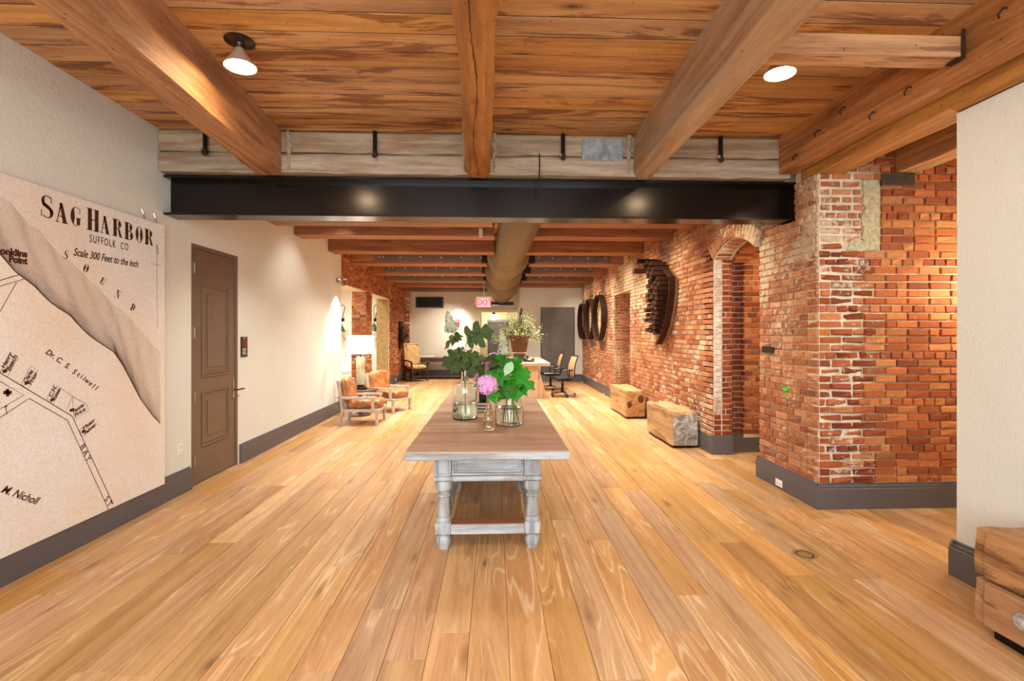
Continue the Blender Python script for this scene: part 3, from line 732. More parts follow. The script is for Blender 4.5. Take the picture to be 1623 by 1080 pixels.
# header timbers over the steel
hd = thing('header_beam', 'weathered grey double timber header lying on top of the black steel girder', 'beam', (0, 0, 0))
def header(z0, z1, sd):
    rr = random.Random(sd); n = 40; vs = []; fs = []
    for i in range(n + 1):
        x = LW + .008 + (RP - .08 - LW) * i / n; j = lambda a: rr.uniform(-a, a)
        vs += [(x, HY + j(.006), z0 + j(.006)), (x, HY - .004 + j(.006), z1 - .02 + j(.004)), (x, HY + .01 + j(.003), z1), (x, HY + .25, z1), (x, HY + .25, z0)]
    for i in range(n):
        for k in range(5): fs.append((i * 5 + k, i * 5 + (k + 1) % 5, (i + 1) * 5 + (k + 1) % 5, (i + 1) * 5 + k))
    fs += [tuple(range(5)), tuple(range(n * 5, n * 5 + 5))]
    return MB().add(vs, fs)
header(3.102, 3.285, 1).build('timber', M['header'], hd); header(3.292, 3.492, 2).build('timber', M['header'], hd)
p0, p1 = on_y(922, 221, HY), on_y(986, 256, HY)
MB().box(p0.x, HY - .014, p1.z, p1.x, HY + .0, p0.z, .002).build('flashing_plate', plain('flaking_zinc', '8d9494', .6, .5, .4, .35, 18, .5), hd, label='flaking grey metal plate nailed to the timber')
for u in (458, 736, 783, 996):
    q = on_y(u, 240, HY); mb = MB(); rr = random.Random(u)
    pts = [(q.x + rr.uniform(-.01, .01), HY - .008, 3.49 - k * .045) for k in range(9)]
    mb.tube(pts, [.012 + rr.uniform(0, .022) * (k < 5) for k in range(9)], 7)
    mb.build('caulk', plain('grey_caulk', '9a8d78', .9, .1, 0, .3, 40, .6) if u == 458 else bpy.data.materials['grey_caulk'], hd)
# steel girder
sg = thing('steel_girder', 'long black steel I-girder spanning the room below the grey timber header', 'beam')
GX0, GX1 = LW + .004, 3.10
MB().box(GX0, 4.775, 2.735, GX1, 4.80, 3.07).build('web', M['steel'], sg)
MB().box(GX0, 4.665, 3.068, GX1, 4.88, 3.09, .003).build('flange', M['steel'], sg)
MB().box(GX0, 4.665, 2.715, GX1, 4.88, 2.737, .003).build('flange', M['steel'], sg)
# pipe hooks on the header
for u, lab in ((327, 'black pipe stub on the grey header, between the map wall and the first beam'), (595, 'black pipe stub on the grey header, left of the middle beam'), (892, 'black pipe stub on the grey header, right of the middle beam'), (1141, 'black pipe stub on the grey header, between the pale beam and the nail-studded beam')):
    q = on_y(u, 230, 4.57)
    h = thing('pipe_hook', lab, 'pipe', (q.x, 4.55, 3.27), 0, 'pipe stubs on the header')
    MB().tube([(0, 0, .21), (0, 0, .01)], .019, 10).build('pipe', M['black'], h, 40)
    MB().tube([(0, 0, .02), (0, 0, -.005), (0, -.02, -.022)], .024, 10).build('elbow', M['rust'], h, 40)
    MB().tube([(0, .03, 0.005), (-.03, -.03, 0.008)], .013, 8).build('bolt', M['bolt'], h, 40)
q = on_y(855, 262, 4.56)
tag(MB().tube([(q.x, 4.575, 3.30), (q.x + .003, 4.56, 3.2), (q.x - .002, 4.557, 3.08), (q.x, 4.556, 2.96)], .006, 6).build('hanging_wire', M['rust']), 'thin twisted wire hanging down the header in front of the girder', 'wire', kind='thing')
# ceiling lamps
def flood(loc, tilt, az, label):
    th = thing('ceiling_lamp', label, 'lamp', loc, az, 'ceiling flood lamps')
    MB().lathe([(.002, 0), (.088, 0), (.092, -.01), (.075, -.018), (.035, -.026), (.026, -.05), (.026, -.066)], 24).build('canopy', M['bronze'], th, 40)
    Mx = Matrix.Translation((0, 0, -.062)) @ Matrix.Rotation(tilt, 4, 'Y')
    MB().lathe([(.024, .012), (.034, -.01), (.055, -.045), (.088, -.092), (.098, -.108), (.096, -.112), (.08, -.09)], 28, M=Mx, cap=False).build('lamp_shade', M['cone'], th, 50)
    MB().lathe([(.001, -.103), (.06, -.105), (.094, -.108)], 28, M=Mx, cap=False).build('bulb_face', M['lampglow'], th, 50)
    return th
flood((-1.652, 3.2, CEIL), -.04, 0, 'conical flood lamp on the ceiling beside the golden brown beam near the map wall')
flood((1.907, 3.157, CEIL), .03, 0, 'flood lamp half hidden behind the pale rough-sawn beam, near the brick pier')
# joists of the far ceiling
lab = ['first joist behind the steel girder, only its underside showing', 'second joist behind the girder, plain reddish wood', 'third joist behind the girder, its left end in the plaster wall', 'greyish bolted joist just where the plaster wall ends', 'fifth joist behind the girder, with a bolted plate', 'sixth joist behind the girder, with a bolted plate', 'plain joist second from the back wall', 'joist hard against the back wall, bolted']
js = [(6.70, 7.02, 3.13), (7.65, 7.98, 3.13), (9.2, 9.55, 3.135), (10.65, 11.1, 3.115), (12.35, 12.8, 3.10), (13.9, 14.35, 3.08), (15.25, 15.6, 3.06), (16.75, 17.1, 3.05)]
DX = .31
for k, (y0, y1, z0) in enumerate(js):
    g = thing('joist', lab[k], 'beam', (0, 0, 0), 0, 'joists of the far ceiling')
    xr = RF - .014 if y0 < 15.7 else .8
    gap = {0: .33, 1: .31, 2: .31, 3: .47, 4: .50, 5: .50, 6: .40}.get(k, 0)
    xl = LW + .003 if y0 < 9.5 else LBX + .016
    sp = [(xl, DX - gap), (DX + gap, xr)] if gap else [(xl, xr)]
    for a, b in sp:
        if b - a > .1: MB().box(a, y0, z0, b, y1, CEIL - .002, .008).build('timber', M['joist'], g)
    if k in (3, 4, 5, 7):
        for a, b in sp:
            a2, b2 = max(a, LW + .35 if k != 3 else LW + .5), min(b, RF - .3)
            if b2 - a2 < .3: continue
            pl = MB().box(a2, y0 - .016, z0 + .045, b2, y0 - .001, z0 + .27, .003).build('flitch_plate', M['flitch'], g)
            n = int((b2 - a2) / .42)
            for i in range(n + 1):
                for dx in ((0, .08) if i in (0,) else (0,)):
                    MB().lathe([(.001, .014), (.012, .014), (.018, .008), (.02, 0)], 8, M=Matrix.Translation((a2 + .12 + i * (b2 - a2 - .24) / n + dx, y0 - .016, z0 + (.14 if i % 2 else .15))) @ Matrix.Rotation(PI / 2, 4, 'X')).build('bolt', M['bolt'], pl, 40)
    if k in (0, 3, 4, 5):
        for sx in (-1, 1): MB().box(DX + sx * (gap - .10), y0 - .05, z0 + .02, DX + sx * (gap + .12), y0 - .002, z0 + .30, .004).build('saddle_plate', M['black'], g)
for sx, lb in ((-1, 'white and pink tag on the joist left of the duct'),):
    q = on_y(762, 369, 7.63); tag(MB().box(q.x - .03, 7.625, q.z - .07, q.x + .03, 7.645, q.z + .07, .004).build('joist_tag', M['white_plate']), lb, 'tag', kind='thing')
# duct: ribbed flexible hose descending from the ceiling to the back wall
du = thing('flexible_duct', 'large brown ribbed flexible air duct running under the ceiling to the back wall', 'duct')
def path(t):
    K = [(.37, 5.5, 3.26), (.365, 6.4, 3.235), (.36, 7.10, 3.21), (.35, 7.8, 3.21), (.34, 8.6, 3.215), (.32, 9.4, 3.22), (.29, 10.3, 3.24), (.26, 11.3, 3.22), (.24, 12.4, 3.19), (.24, 13.9, 3.07), (.24, 14.9, 2.97), (.24, 15.66, 2.90)]
    t *= len(K) - 1; i = min(int(t), len(K) - 2); f = t - i
    g = lambda k: Vector(K[max(0, min(k, len(K) - 1))])
    a, b, c, d = g(i - 1), g(i), g(i + 1), g(i + 2)
    return .5 * (2 * b + (c - a) * f + (2 * a - 5 * b + 4 * c - d) * f * f + (3 * b - a - 3 * c + d) * f ** 3)
N = 560; pts = []; rad = []
for i in range(N + 1):
    t = i / N; q = path(t)
    bul = 0
    for yc, hh in ((10.25, .10), (12.35, .13), (13.95, .14)): bul += hh * math.exp(-abs((q.y - yc) / .42) ** 3)
    base = .285 if q.y < 9.6 else .285 + .05 * min(1, (q.y - 9.6) / .6)
    ridge = .02 * (1 - abs(2 * ((q.y * 8.0) % 1) - 1)) if q.y < 9.9 else .012 * math.sin(q.y * 18) + .016 * (1 - abs(2 * ((q.y * 5.0) % 1) - 1))
    pts.append(q); rad.append(base + bul + ridge)
MB().tube(pts, rad, 28).build('duct_hose', M['duct'], du, 50)
mb = MB()
MB().box(-.10, 15.55, 2.50, .62, 15.69, 2.60, .01).build('duct_boot', M['black'], du)
# exit sign
q0 = on_y(756, 470, 14.6); q1 = on_y(778, 487, 14.6)
ex = thing('exit_sign', 'lit exit sign with pinkish face hanging from a rod beside the duct', 'sign', ((q0.x + q1.x) / 2, 14.6, q1.z))
ww = (q1.x - q0.x) / 2; hh = q0.z - q1.z
MB().box(-ww, -.03, 0, ww, .03, hh - .06, .006).build('face_panel', M['exitface'], ex)
MB().box(-ww - .03, -.05, hh - .06, ww + .03, .05, hh, .006).build('housing', M['white_plate'], ex)
MB().tube([(0, 0, hh), (0, 0, 3.5 - q1.z)], .018, 8).build('rod', M['chrome'], ex, 40)
def text(body, size, mat, M4, parent, name='lettering', shear=0, bold=0, spacing=1.0, align='CENTER'):
    cu = bpy.data.curves.new(name, 'FONT'); cu.body = body; cu.size = size; cu.align_x = align; cu.align_y = 'CENTER'
    cu.shear = shear; cu.offset = bold; cu.space_character = spacing; cu.extrude = .0006; cu.resolution_u = 4
    o = bpy.data.objects.new(name, cu); COL.objects.link(o)
    me = bpy.data.meshes.new_from_object(o.evaluated_get(bpy.context.evaluated_depsgraph_get()))
    bpy.data.objects.remove(o); bpy.data.curves.remove(cu)
    me.materials.clear(); me.materials.append(mat)
    return link(name, me, parent, M4)
def frameM(origin, right, up, rot=0):
    r, u = Vector(right), Vector(up); n = r.cross(u)
    m = Matrix((r, u, n)).transposed().to_4x4(); m.translation = origin
    return m @ Matrix.Rotation(rot, 4, 'Z')
text('EXIT', .26, M['exitred'], frameM((0, -.032, (hh - .06) / 2), (1, 0, 0), (0, 0, 1)), ex, bold=.006)

# ================================================================== MAP
MX = LW + .04
mp = thing('wall_map', 'huge printed old harbor map panel hung on the left plaster wall', 'map', (LW, 3.5, 1.4))
MO = Vector((LW, 3.5, 1.4))
def part(mb, name, mat, parent, origin, smooth=0, **t):
    o = mb.build(name, mat, parent, smooth, **t); o.matrix_local = Matrix.Translation(-origin); return o
MY0, MY1, MZ0, MZ1 = 2.1, 4.64, .185, 2.605
part(MB().box(LW + .002, MY0, MZ0, MX, MY1, MZ1, .004), 'canvas', M['canvas'], mp, MO)
for yy in (4.40, 4.55):
    part(MB().tube([(LW + .02, yy, MZ1), (LW + .012, yy, MZ1 + .05), (LW + .004, yy - .01, MZ1 + .09)], .005, 6), 'hanging_hook', M['chrome'], mp, MO)
IX = MX + .0008
def P2(u, v): q = on_x(u, v, IX); return (q.y, q.z)
def ribbon(mb, pts, w_):
    P = [Vector((a, b)) for a, b in pts]; n = len(mb.v)
    for i, p in enumerate(P):
        d = (P[min(i + 1, len(P) - 1)] - P[max(i - 1, 0)]); d.normalize(); e = Vector((-d.y, d.x)) * w_ / 2
        mb.v += [(IX, p.x + e.x, p.y + e.y), (IX, p.x - e.x, p.y - e.y)]
    mb.f += [(n + 2 * i, n + 2 * i + 1, n + 2 * i + 3, n + 2 * i + 2) for i in range(len(P) - 1)]
def resample(P, n):
    P = [Vector(p) for p in P]; L = [0]
    for a, b in zip(P[:-1], P[1:]): L.append(L[-1] + (b - a).length)
    out = []
    for k in range(n):
        s = L[-1] * k / (n - 1); i = max(j for j in range(len(L)) if L[j] <= s + 1e-9); i = min(i, len(P) - 2)
        f = (s - L[i]) / max(1e-9, L[i + 1] - L[i]); out.append(P[i].lerp(P[i + 1], f))
    return out
shore = [P2(*p) for p in [(0, 403), (13, 418), (22, 429), (36, 440), (56, 455), (67, 467), (78, 478), (93, 489), (111, 500), (124, 515), (140, 531), (152, 540), (168, 550), (181, 559), (195, 580), (207, 603), (222, 632), (241, 658), (254, 672)]]
outer = [P2(*p) for p in [(0, 317), (18, 324), (33, 340), (47, 358), (60, 367), (75, 383), (89, 398), (111, 418), (128, 431), (144, 447), (167, 471), (189, 491), (213, 513), (228, 533), (243, 549), (254, 561)]]
ext = lambda L: [(L[0][0] - .45, L[0][1] + .33)] + L
shore, outer = ext(shore), ext(outer)
sA, oA = resample(shore, 90), resample(outer, 90)
mb = MB(); mb2 = MB(); rr = random.Random(3)
for k in range(38):
    f = (k / 37) ** 1.45; ph = rr.uniform(0, .6)
    L = []
    for i, (a, b) in enumerate(zip(sA, oA)):
        p = a.lerp(b, f); wv = .008 * f ** .5 * (math.sin(i * .55 + k * .22) + .6 * math.sin(i * 1.15 - k * .31 + ph))
        p = p + Vector((.6, .7)) * wv
        if MY0 < p.x < MY1 - .008: L.append(p)
    ribbon(mb if k < 16 else mb2, L, .0042 if k == 0 else .0026)
part(mb, 'water_lines', M['print_ink'], mp, MO); part(mb2, 'water_lines', M['print_thin'], mp, MO)
k2 = 180 / 694.
Q = lambda a, b: P2(a * k2, 540 + b * k2)
mb = MB()
LN = lambda pts, w_=.004: ribbon(mb, [Q(*p) for p in pts], w_)
LN([(-60, 165), (0, 197), (440, 462), (500, 590), (692, 1000)], .0055); LN([(-60, 215), (0, 250), (145, 334), (-60, 455)], .0045)
LN([(-60, 508), (0, 472), (178, 354), (412, 487), (664, 1034)], .005)
for poly in ([(0, 197), (67, 70), (113, 100), (45, 222)], [(130, 270), (187, 155), (232, 185), (172, 298)], [(286, 358), (332, 265), (368, 288), (327, 388)], [(368, 288), (442, 342), (408, 425)], [(442, 342), (525, 388), (543, 424), (455, 490)], [(487, 550), (580, 476), (592, 512), (500, 586)]):
    LN(poly + ([poly[0]] if len(poly) > 3 else []), .003)
for (x0, y0), sz in (((30, 187), 18), ((163, 260), 16), ((320, 362), 16), ((440, 425), 18), ((510, 556), 14)):
    ribbon(mb, [Q(x0 - sz * .8, y0 + 4), Q(x0 + sz * .8, y0 - 4)], .022)
for a, b in (((20, 318), (72, 318)), ((45, 296), (48, 342))): ribbon(mb, [Q(*a), Q(*b)], .022)
k3 = 260 / 1170.
q3 = lambda a, b: P2(a * k3, 280 + b * k3)
ribbon(mb, [q3(-100, 772), q3(135, 700)], .005); ribbon(mb, [q3(-100, 812), q3(170, 732)], .004); ribbon(mb, [q3(0, 965), q3(118, 755)], .004)
ribbon(mb, [q3(1118, 480), q3(1122, 1080)], .003); ribbon(mb, [q3(1080, 622), q3(1146, 634)], .003); ribbon(mb, [q3(1118, 480), q3(1128, 555), q3(1123, 520)], .008)
part(mb, 'street_lines', M['print_ink'], mp, MO)
# didone-like capitals made of strokes
def glyph(ch):
    r = lambda x0, y0, x1, y1: [(x0, y0), (x1, y0), (x1, y1), (x0, y1)]
    def arc(cx, cy, rx, ry, a0, a1, tk, tn, n=18):
        out = []; inn = []
        for i in range(n + 1):
            a = math.radians(a0 + (a1 - a0) * i / n); t_ = tn + (tk - tn) * abs(math.cos(a)) ** 1.5
            out.append((cx + rx * math.cos(a), cy + ry * math.sin(a))); inn.append((cx + (rx - t_) * math.cos(a), cy + (ry - min(t_, tn * 1.2)) * math.sin(a)))
        return out + inn[::-1]
    s = lambda x0, x1, y: r(x0, y, x1, y + .045)
    if ch == 'A': return [[(.30, 1), (.40, 1), (.10, .02), (.055, .02)], [(.24, 1), (.44, 1), (.74, .02), (.46, .02)], r(.18, .3, .52, .345), s(-.02, .22, 0), s(.40, .80, 0)], .78
    if ch == 'H': return [r(.06, 0, .31, 1), r(.50, 0, .74, 1), r(.2, .48, .55, .525), s(-.01, .32, 0), s(-.01, .32, .955), s(.43, .76, 0), s(.43, .76, .955)], .76
    if ch == 'O': return [arc(.36, .5, .36, .51, 0, 180, .29, .03), arc(.36, .5, .36, .51, 180, 360, .29, .03)], .74
    if ch == 'B': return [r(.06, 0, .31, 1), arc(.36, .755, .27, .245, -90, 90, .24, .035), arc(.38, .265, .31, .265, -90, 90, .25, .035), r(.2, .955, .38, 1), r(.2, .48, .38, .525), r(.2, 0, .4, .045), s(-.01, .1, 0), s(-.01, .1, .955)], .70
    if ch == 'R': return [r(.06, 0, .31, 1), arc(.36, .745, .28, .255, -90, 90, .24, .035), r(.2, .955, .38, 1), r(.2, .48, .38, .525), [(.36, .5), (.50, .5), (.66, .1), (.66, 0), (.52, 0), (.47, .12)], s(-.01, .32, 0), s(-.01, .1, .955), r(.62, 0, .74, .045)], .72
    if ch == 'G': return [arc(.38, .5, .38, .51, 60, 180, .29, .03), arc(.38, .5, .38, .51, 180, 300, .29, .03), r(.42, .08, .66, .42), s(.38, .72, .40), [(.60, .95), (.65, .98), (.65, .68), (.61, .68)]], .74
    if ch == 'S': return [arc(.30, .755, .27, .255, 45, 270, .15, .04), arc(.30, .265, .29, .275, -135, 90, .17, .04), [(.03, .72), (.1, .52), (.34, .40), (.59, .22), (.57, .38), (.42, .54), (.22, .66)], [(.46, .97), (.50, .99), (.51, .70), (.47, .70)], [(.02, .02), (.06, .02), (.06, .32), (.02, .32)]], .62
    if ch == 'U': return [r(.06, .3, .29, 1), arc(.33, .3, .27, .31, 180, 360, .17, .04), r(.555, .3, .60, 1), s(-.01, .32, .955), s(.46, .70, .955)], .70
    if ch == 'N': return [r(.08, 0, .125, 1), r(.60, 0, .645, 1), [(.06, 1), (.30, 1), (.66, 0), (.52, 0)], s(-.01, .22, 0), s(-.01, .2, .955), s(.50, .74, .955)], .74
    if ch == 'D': return [r(.06, 0, .31, 1), arc(.30, .5, .40, .5, -90, 90, .27, .035), r(.2, .955, .32, 1), r(.2, 0, .32, .045), s(-.01, .1, 0), s(-.01, .1, .955)], .72
    return [], .35
def write(mb, word, M4, size, sx=1.0, shear=0, gap=.06, dx=0.0):
    x = 0
    for ch in word:
        polys, wd = glyph(ch)
        for pl in polys:
            n = len(mb.v); mb.v += [tuple(M4 @ Vector(((x + a) * size * sx + shear * b * size, b * size, dx))) for a, b in pl]
            if len(pl) > 8:
                h_ = len(pl) // 2
                mb.f += [(n + i, n + i + 1, n + len(pl) - 2 - i, n + len(pl) - 1 - i) for i in range(h_ - 1)]
            else: mb.f.append(tuple(range(n, n + len(pl))))
        x += wd + gap
    return x * size * sx
def place_word(mb, word, ptsTL, ptsBL, xr, big=True):
    pass
def mapM(y, z, rot=0): return frameM((IX, y, z), (0, 1, 0), (0, 0, 1), rot)
mb = MB()
# each capital set on the plane between its measured left edge, baseline and cap height
caps = [('S', 290, 385, 138, 295), ('A', 398, 482, 190, 330), ('G', 503, 580, 218, 352), ('H', 620, 705, 232, 388), ('A', 718, 782, 283, 408), ('R', 803, 872, 306, 430), ('B', 888, 950, 330, 452), ('O', 967, 1020, 358, 470), ('R', 1032, 1092, 378, 488)]
for ch, x0, x1, y0, y1 in caps:
    xm = (x0 + x1) / 2
    L = q3(x0, y1); T_ = q3(x0, y0); Rr_ = q3(x1, y1)
    wd = Rr_[0] - L[0]; hgt = (T_[1] - L[1])
    yb = q3(xm, y1)[1]; yt = q3(xm, y0)[1]
    polys, gw = glyph(ch)
    mb = MB(); write(mb, ch, mapM(L[0], yb), yt - yb, wd / (gw * (yt - yb))); part(mb, 'title_letter', M['print_ink'], mp, MO)
for ch, xc, yc, hp, rot in (('S', 465, 555, 60, -.1), ('O', 603, 650, 60, -.15), ('U', 720, 738, 55, -.35), ('N', 828, 830, 58, -.3), ('D', 938, 925, 52, -.3)):
    c_ = q3(xc, yc); sz = abs(q3(xc, yc - hp / 2)[1] - q3(xc, yc + hp / 2)[1])
    mb = MB(); write(mb, ch, mapM(c_[0] - .3 * sz, c_[1] - .5 * sz, rot), sz * 1.05, .95, .18); part(mb, 'title_letter', M['print_ink'], mp, MO)
def mtext(body, a, b, size, shear=.0, bold=.0, spacing=1.0, sx=1.0, mat=None):
    a, b = Vector(a), Vector(b); c_ = (a + b) / 2; rot = math.atan2(b.y - a.y, b.x - a.x)
    m4 = Matrix.Translation(-MO) @ mapM(c_.x, c_.y, rot)
    o = text(body, size, mat or M['print_ink'], m4, mp, shear=shear, bold=bold, spacing=spacing)
    xs = [v.co.x for v in o.data.vertices]; k = (b - a).length / max(1e-6, max(xs) - min(xs))
    o.matrix_local = m4 @ Matrix.Diagonal((k, 1, 1, 1))
    return o
mtext('SUFFOLK  CO', q3(640, 443), q3(915, 507), .085, spacing=1.3)
mtext('Scale 300 Feet to the inch', q3(522, 538), q3(985, 628), .082, shear=.35, bold=.001)
mtext("onklins", q3(0, 530), q3(195, 556), .06, bold=.003)
mtext('Point', q3(62, 588), q3(195, 606), .06, bold=.003)
for ch, x0, y0 in zip(['Dr.', 'C.', 'S.', 'S', 't', 'i', 'l', 'w', 'e', 'l', 'l'], (308, 362, 410, 452, 478, 496, 512, 530, 552, 570, 588), (82, 120, 155, 190, 207, 220, 232, 245, 262, 278, 290)):
    c_ = Q(x0, y0); hw = .02 * len(ch); dr = Vector((.80, -.60)) * hw
    text(ch, .056, M['print_ink'], Matrix.Translation(-MO) @ mapM(c_[0], c_[1], -.62), mp, shear=.3, bold=.001)
mtext('M. Nicholl', Q(8, 905), Q(232, 985), .068, shear=.35, bold=.001)
mtext('BAY', Q(500, 640), Q(545, 735), .07, spacing=1.4); mtext('ST', Q(648, 960), Q(676, 1010), .06, spacing=1.4)
mtext('T', Q(30, 432), Q(48, 426), .08)
for a, b, s1, s2 in (((32, 178), (80, 85), 'Henry', 'Beach'), ((165, 262), (208, 190), 'Charles', 'Prior'), ((318, 352), (352, 288), 'C.H.', 'Robinson'), ((450, 450), (515, 405), 'Fannie', 'Price'), ((508, 560), (578, 500), 'Theo', 'Palmer')):
    A, B = Vector(Q(*a)), Vector(Q(*b)); d = (B - A).normalized(); e = Vector((-d.y, d.x)) * .018
    mtext(s1, A + e, B + e, .042, shear=.2, bold=.001); mtext(s2, A - e, B - e, .042, shear=.2, bold=.001)
# ================================================================== FURNITURE
def rotz_box(): pass
# ---- long limed tables, end to end
TX0, TX1 = -.632, .536
def long_table(Y0, Y1, joints, label, legs_y, first):
    cy = (Y0 + Y1) / 2; cx = (TX0 + TX1) / 2; hw = (TX1 - TX0) / 2
    t = thing('refectory_table', label, 'table', (cx, cy, 0))
    a, b = Y0 - cy, Y1 - cy
    MB().box(-hw, a, .70, hw, b, .754, .004).build('top_slab', M['table_paintx'], t)
    edges = [a] + [j - cy for j in joints] + [b]
    for e0, e1 in zip(edges[:-1], edges[1:]):
        n = max(1, round((e1 - e0) / .14)); w_ = (e1 - e0 - .004) / n
        for k in range(n):
            mb = MB(); board_mesh(mb, -hw + .002, e0 + .002 + k * w_, hw - .002, e0 + .002 + (k + 1) * w_ - .0012, .752, .760, .0012)
            mb.build('top_board', M['tabletop'], t)
    LX = .33
    for sx in (-1, 1):
        for ly in legs_y:
            y = ly - cy
            L = MB(); x = sx * LX
            L.box(x - .062, y - .062, .545, x + .062, y + .062, .70, .004)
            L.box(x - .072, y - .072, .512, x + .072, y + .072, .545, .008)
            L.lathe([(.05, .512), (.06, .505), (.063, .49), (.063, .455), (.058, .437), (.042, .43), (.038, .42), (.038, .408), (.05, .402), (.05, .388), (.040, .382), (.043, .33), (.048, .28), (.051, .245), (.046, .238), (.054, .228), (.058, .212), (.055, .2), (.046, .198)], 24, (x, y, 0))
            L.box(x - .058, y - .058, .112, x + .058, y + .058, .2, .008)
            L.lathe([(.03, .112), (.034, .104), (.05, .09), (.056, .06), (.053, .035), (.044, .012), (.042, .0)], 24, (x, y, 0))
            lg = L.build('leg', M['table_paint'], t, 40)
            if ly == legs_y[0]:
                q = MB(); 
                for dx0, dx1, z0, z1 in ((-.045, .045, .678, .686), (-.045, .045, .56, .568), (-.045, -.037, .568, .678), (.037, .045, .568, .678)): q.box(x + dx0, y - .068, z0, x + dx1, y - .061, z1, .002)
                q.build('leg_panel_moulding', M['table_paint'], lg)
    for ly, s in ((legs_y[0], -1), (legs_y[-1], 1)):
        y = ly - cy
        mb = MB().box(-LX + .062, y - .03, .52, LX - .062, y + .03, .70, .003)
        mb.box(-LX + .062, y + s * .03, .505, LX - .062, y + s * .055, .545, .006)
        ap = mb.build('apron', M['table_paintx'], t)
        yo = y + s * .03
        for nm, ins, d in (('apron_moulding', 0, .026), ('apron_bead', .016, .014)):
            q = MB(); x0, x1, z0, z1 = -LX + .066 + ins, LX - .066 - ins, .552 + ins, .697 - ins; w_ = .016
            q.box(x0, yo, z0, x1, yo + s * d, z0 + w_, .003); q.box(x0, yo, z1 - w_, x1, yo + s * d, z1, .003); q.box(x0, yo, z0 + w_, x0 + w_, yo + s * d, z1 - w_, .003); q.box(x1 - w_, yo, z0 + w_, x1, yo + s * d, z1 - w_, .003)
            q.build(nm, M['table_paintx'], ap)
        MB().box(-LX + .058, y - .052, .118, LX - .058, y + .05, .186, .005).box(-LX + .058, y - .058, .118, LX - .058, y - .052, .15, .004).build('end_stretcher', M['table_paintx'], t)
        MB().box(-LX + .058, y - .048, .186, LX - .058, y + .062, .192, .001).build('stretcher_top', M['shelfwood'], t, label='worn brown top of the stretcher')
    for sx in (-1, 1):
        for l0, l1 in zip(legs_y[:-1], legs_y[1:]):
            MB().box(sx * LX - .028, l0 - cy + .058, .12, sx * LX + .028, l1 - cy - .058, .19, .006).build('side_stretcher', M['table_paint'], t)
            MB().box(sx * LX - .022, l0 - cy + .062, .55, sx * LX + .022, l1 - cy - .062, .70, .003).build('side_apron', M['table_paint'], t)
    return t
long_table(3.42, 5.072, [4.255], 'nearer long grey-limed table with turned legs and three glass vessels on it', (3.62, 4.92), True)
long_table(5.084, 8.05, [6.56], 'second long table set end to end behind the nearer one, holding the book stack', (5.26, 7.85), False)
# ---- glass vessels
def hollow(prof_out, th):
    inn = [(max(.001, r - th), z) for r, z in prof_out]
    return prof_out, inn
def vessel(name, label, cat, loc, prof, mat, th=.005, water=None, base=None):
    v = thing(name, label, cat, loc)
    zb = .012
    inn = [(max(.0008, r - th), max(z, zb)) for r, z in prof if z > .004]
    full = [(.0006, 0)] + prof + inn[::-1] + [(.0006, zb)]
    MB().lathe(full, 40, cap=False).build('glass_body', mat, v, 50)
    if water:
        wp_ = [(.0006, zb + .002)] + [(r - .0015, max(z, zb + .002)) for r, z in inn if z < water] + [(0, 0)]
        rr_ = [r for r, z in inn if z < water][-1] - .0015
        wp_[-1] = (rr_, water); wp_.append((.0006, water))
        MB().lathe(wp_, 40, cap=False).build('water', M['water'], v, 50)
    if base: MB().lathe([(.0006, -.0), (base[0] - .01, 0.0005), (base[0], .006), (base[0] - .004, .011), (.0006, .0105)], 40, cap=False).build('base_glass', base[1], v, 50, label='thick green glass bottom')
    return v
TZ = .7605
vessel('glass_bottle', 'large clear demijohn bottle with green bottom, long neck and dark oakleaf stems', 'bottle', (-.288, 4.76, TZ), [(.11, .0), (.122, .006), (.125, .02), (.125, .29), (.122, .315), (.108, .335), (.07, .35), (.045, .36), (.034, .38), (.031, .50), (.031, .54), (.036, .545), (.036, .56), (.03, .562)], M['glass_green'], .005, .145, (.122, M['green_base']))
vessel('glass_vase', 'wide clear cylinder vase holding the bright green leaves', 'vase', (.137, 4.43, TZ), [(.12, 0), (.128, .006), (.131, .02), (.131, .375), (.133, .38)], M['glass'], .005, .155)
vessel('bud_bottle', 'small amber-tinted cut glass bottle with one pink hydrangea', 'bottle', (-.052, 4.17, TZ), [(.038, 0), (.046, .004), (.05, .03), (.052, .07), (.051, .10), (.046, .13), (.034, .155), (.022, .18), (.016, .21), (.014, .28), (.019, .295), (.019, .31), (.014, .312)], M['glass_amber'], .003, .09)
# ---- plants
LOBED = [(0, 0), (.05, .03), (.2, -.02), (.36, .02), (.44, .10), (.36, .17), (.22, .22), (.15, .27), (.26, .30), (.44, .36), (.50, .47), (.47, .56), (.33, .55), (.2, .52), (.13, .53), (.19, .60), (.29, .70), (.31, .80), (.22, .83), (.12, .84), (.06, .92), (0, 1.0)]
def leaf_mesh(name, mat, L, W, lobes=0, depth=.4, fold=.25, curl=.35, n=18):
    mb = MB()
    out = LOBED if lobes else [(math.sin(PI * (i / 14) ** .8) * .5, i / 14) for i in range(15)]
    if depth < .42 and lobes: out = [(x * (.8 + .4 * y), y) for x, y in out]
    m_ = len(out) - 1
    hgt = lambda x, y: fold * abs(x) - curl * L * (y / L) ** 2 - .6 * x * x / W + .003 * math.sin(y * 160 + x * 60)
    for side in (1, -1):
        n0 = len(mb.v)
        for i, (x, y) in enumerate(out):
            ym = L * i / m_; xx, yy = side * x * W, y * L
            for f in (0, .5, 1): X_, Y_ = xx * f, ym + (yy - ym) * f; mb.v.append((X_, Y_, hgt(X_, Y_)))
        for i in range(m_):
            for j in (0, 1): mb.f.append((n0 + i * 3 + j, n0 + i * 3 + j + 1, n0 + i * 3 + j + 4, n0 + i * 3 + j + 3))
    return mb.mesh(name, mat, 50)
OAK = leaf_mesh('leaf', M['leaf_dark'], .20, .20, 2.5, .45, .2, .25)
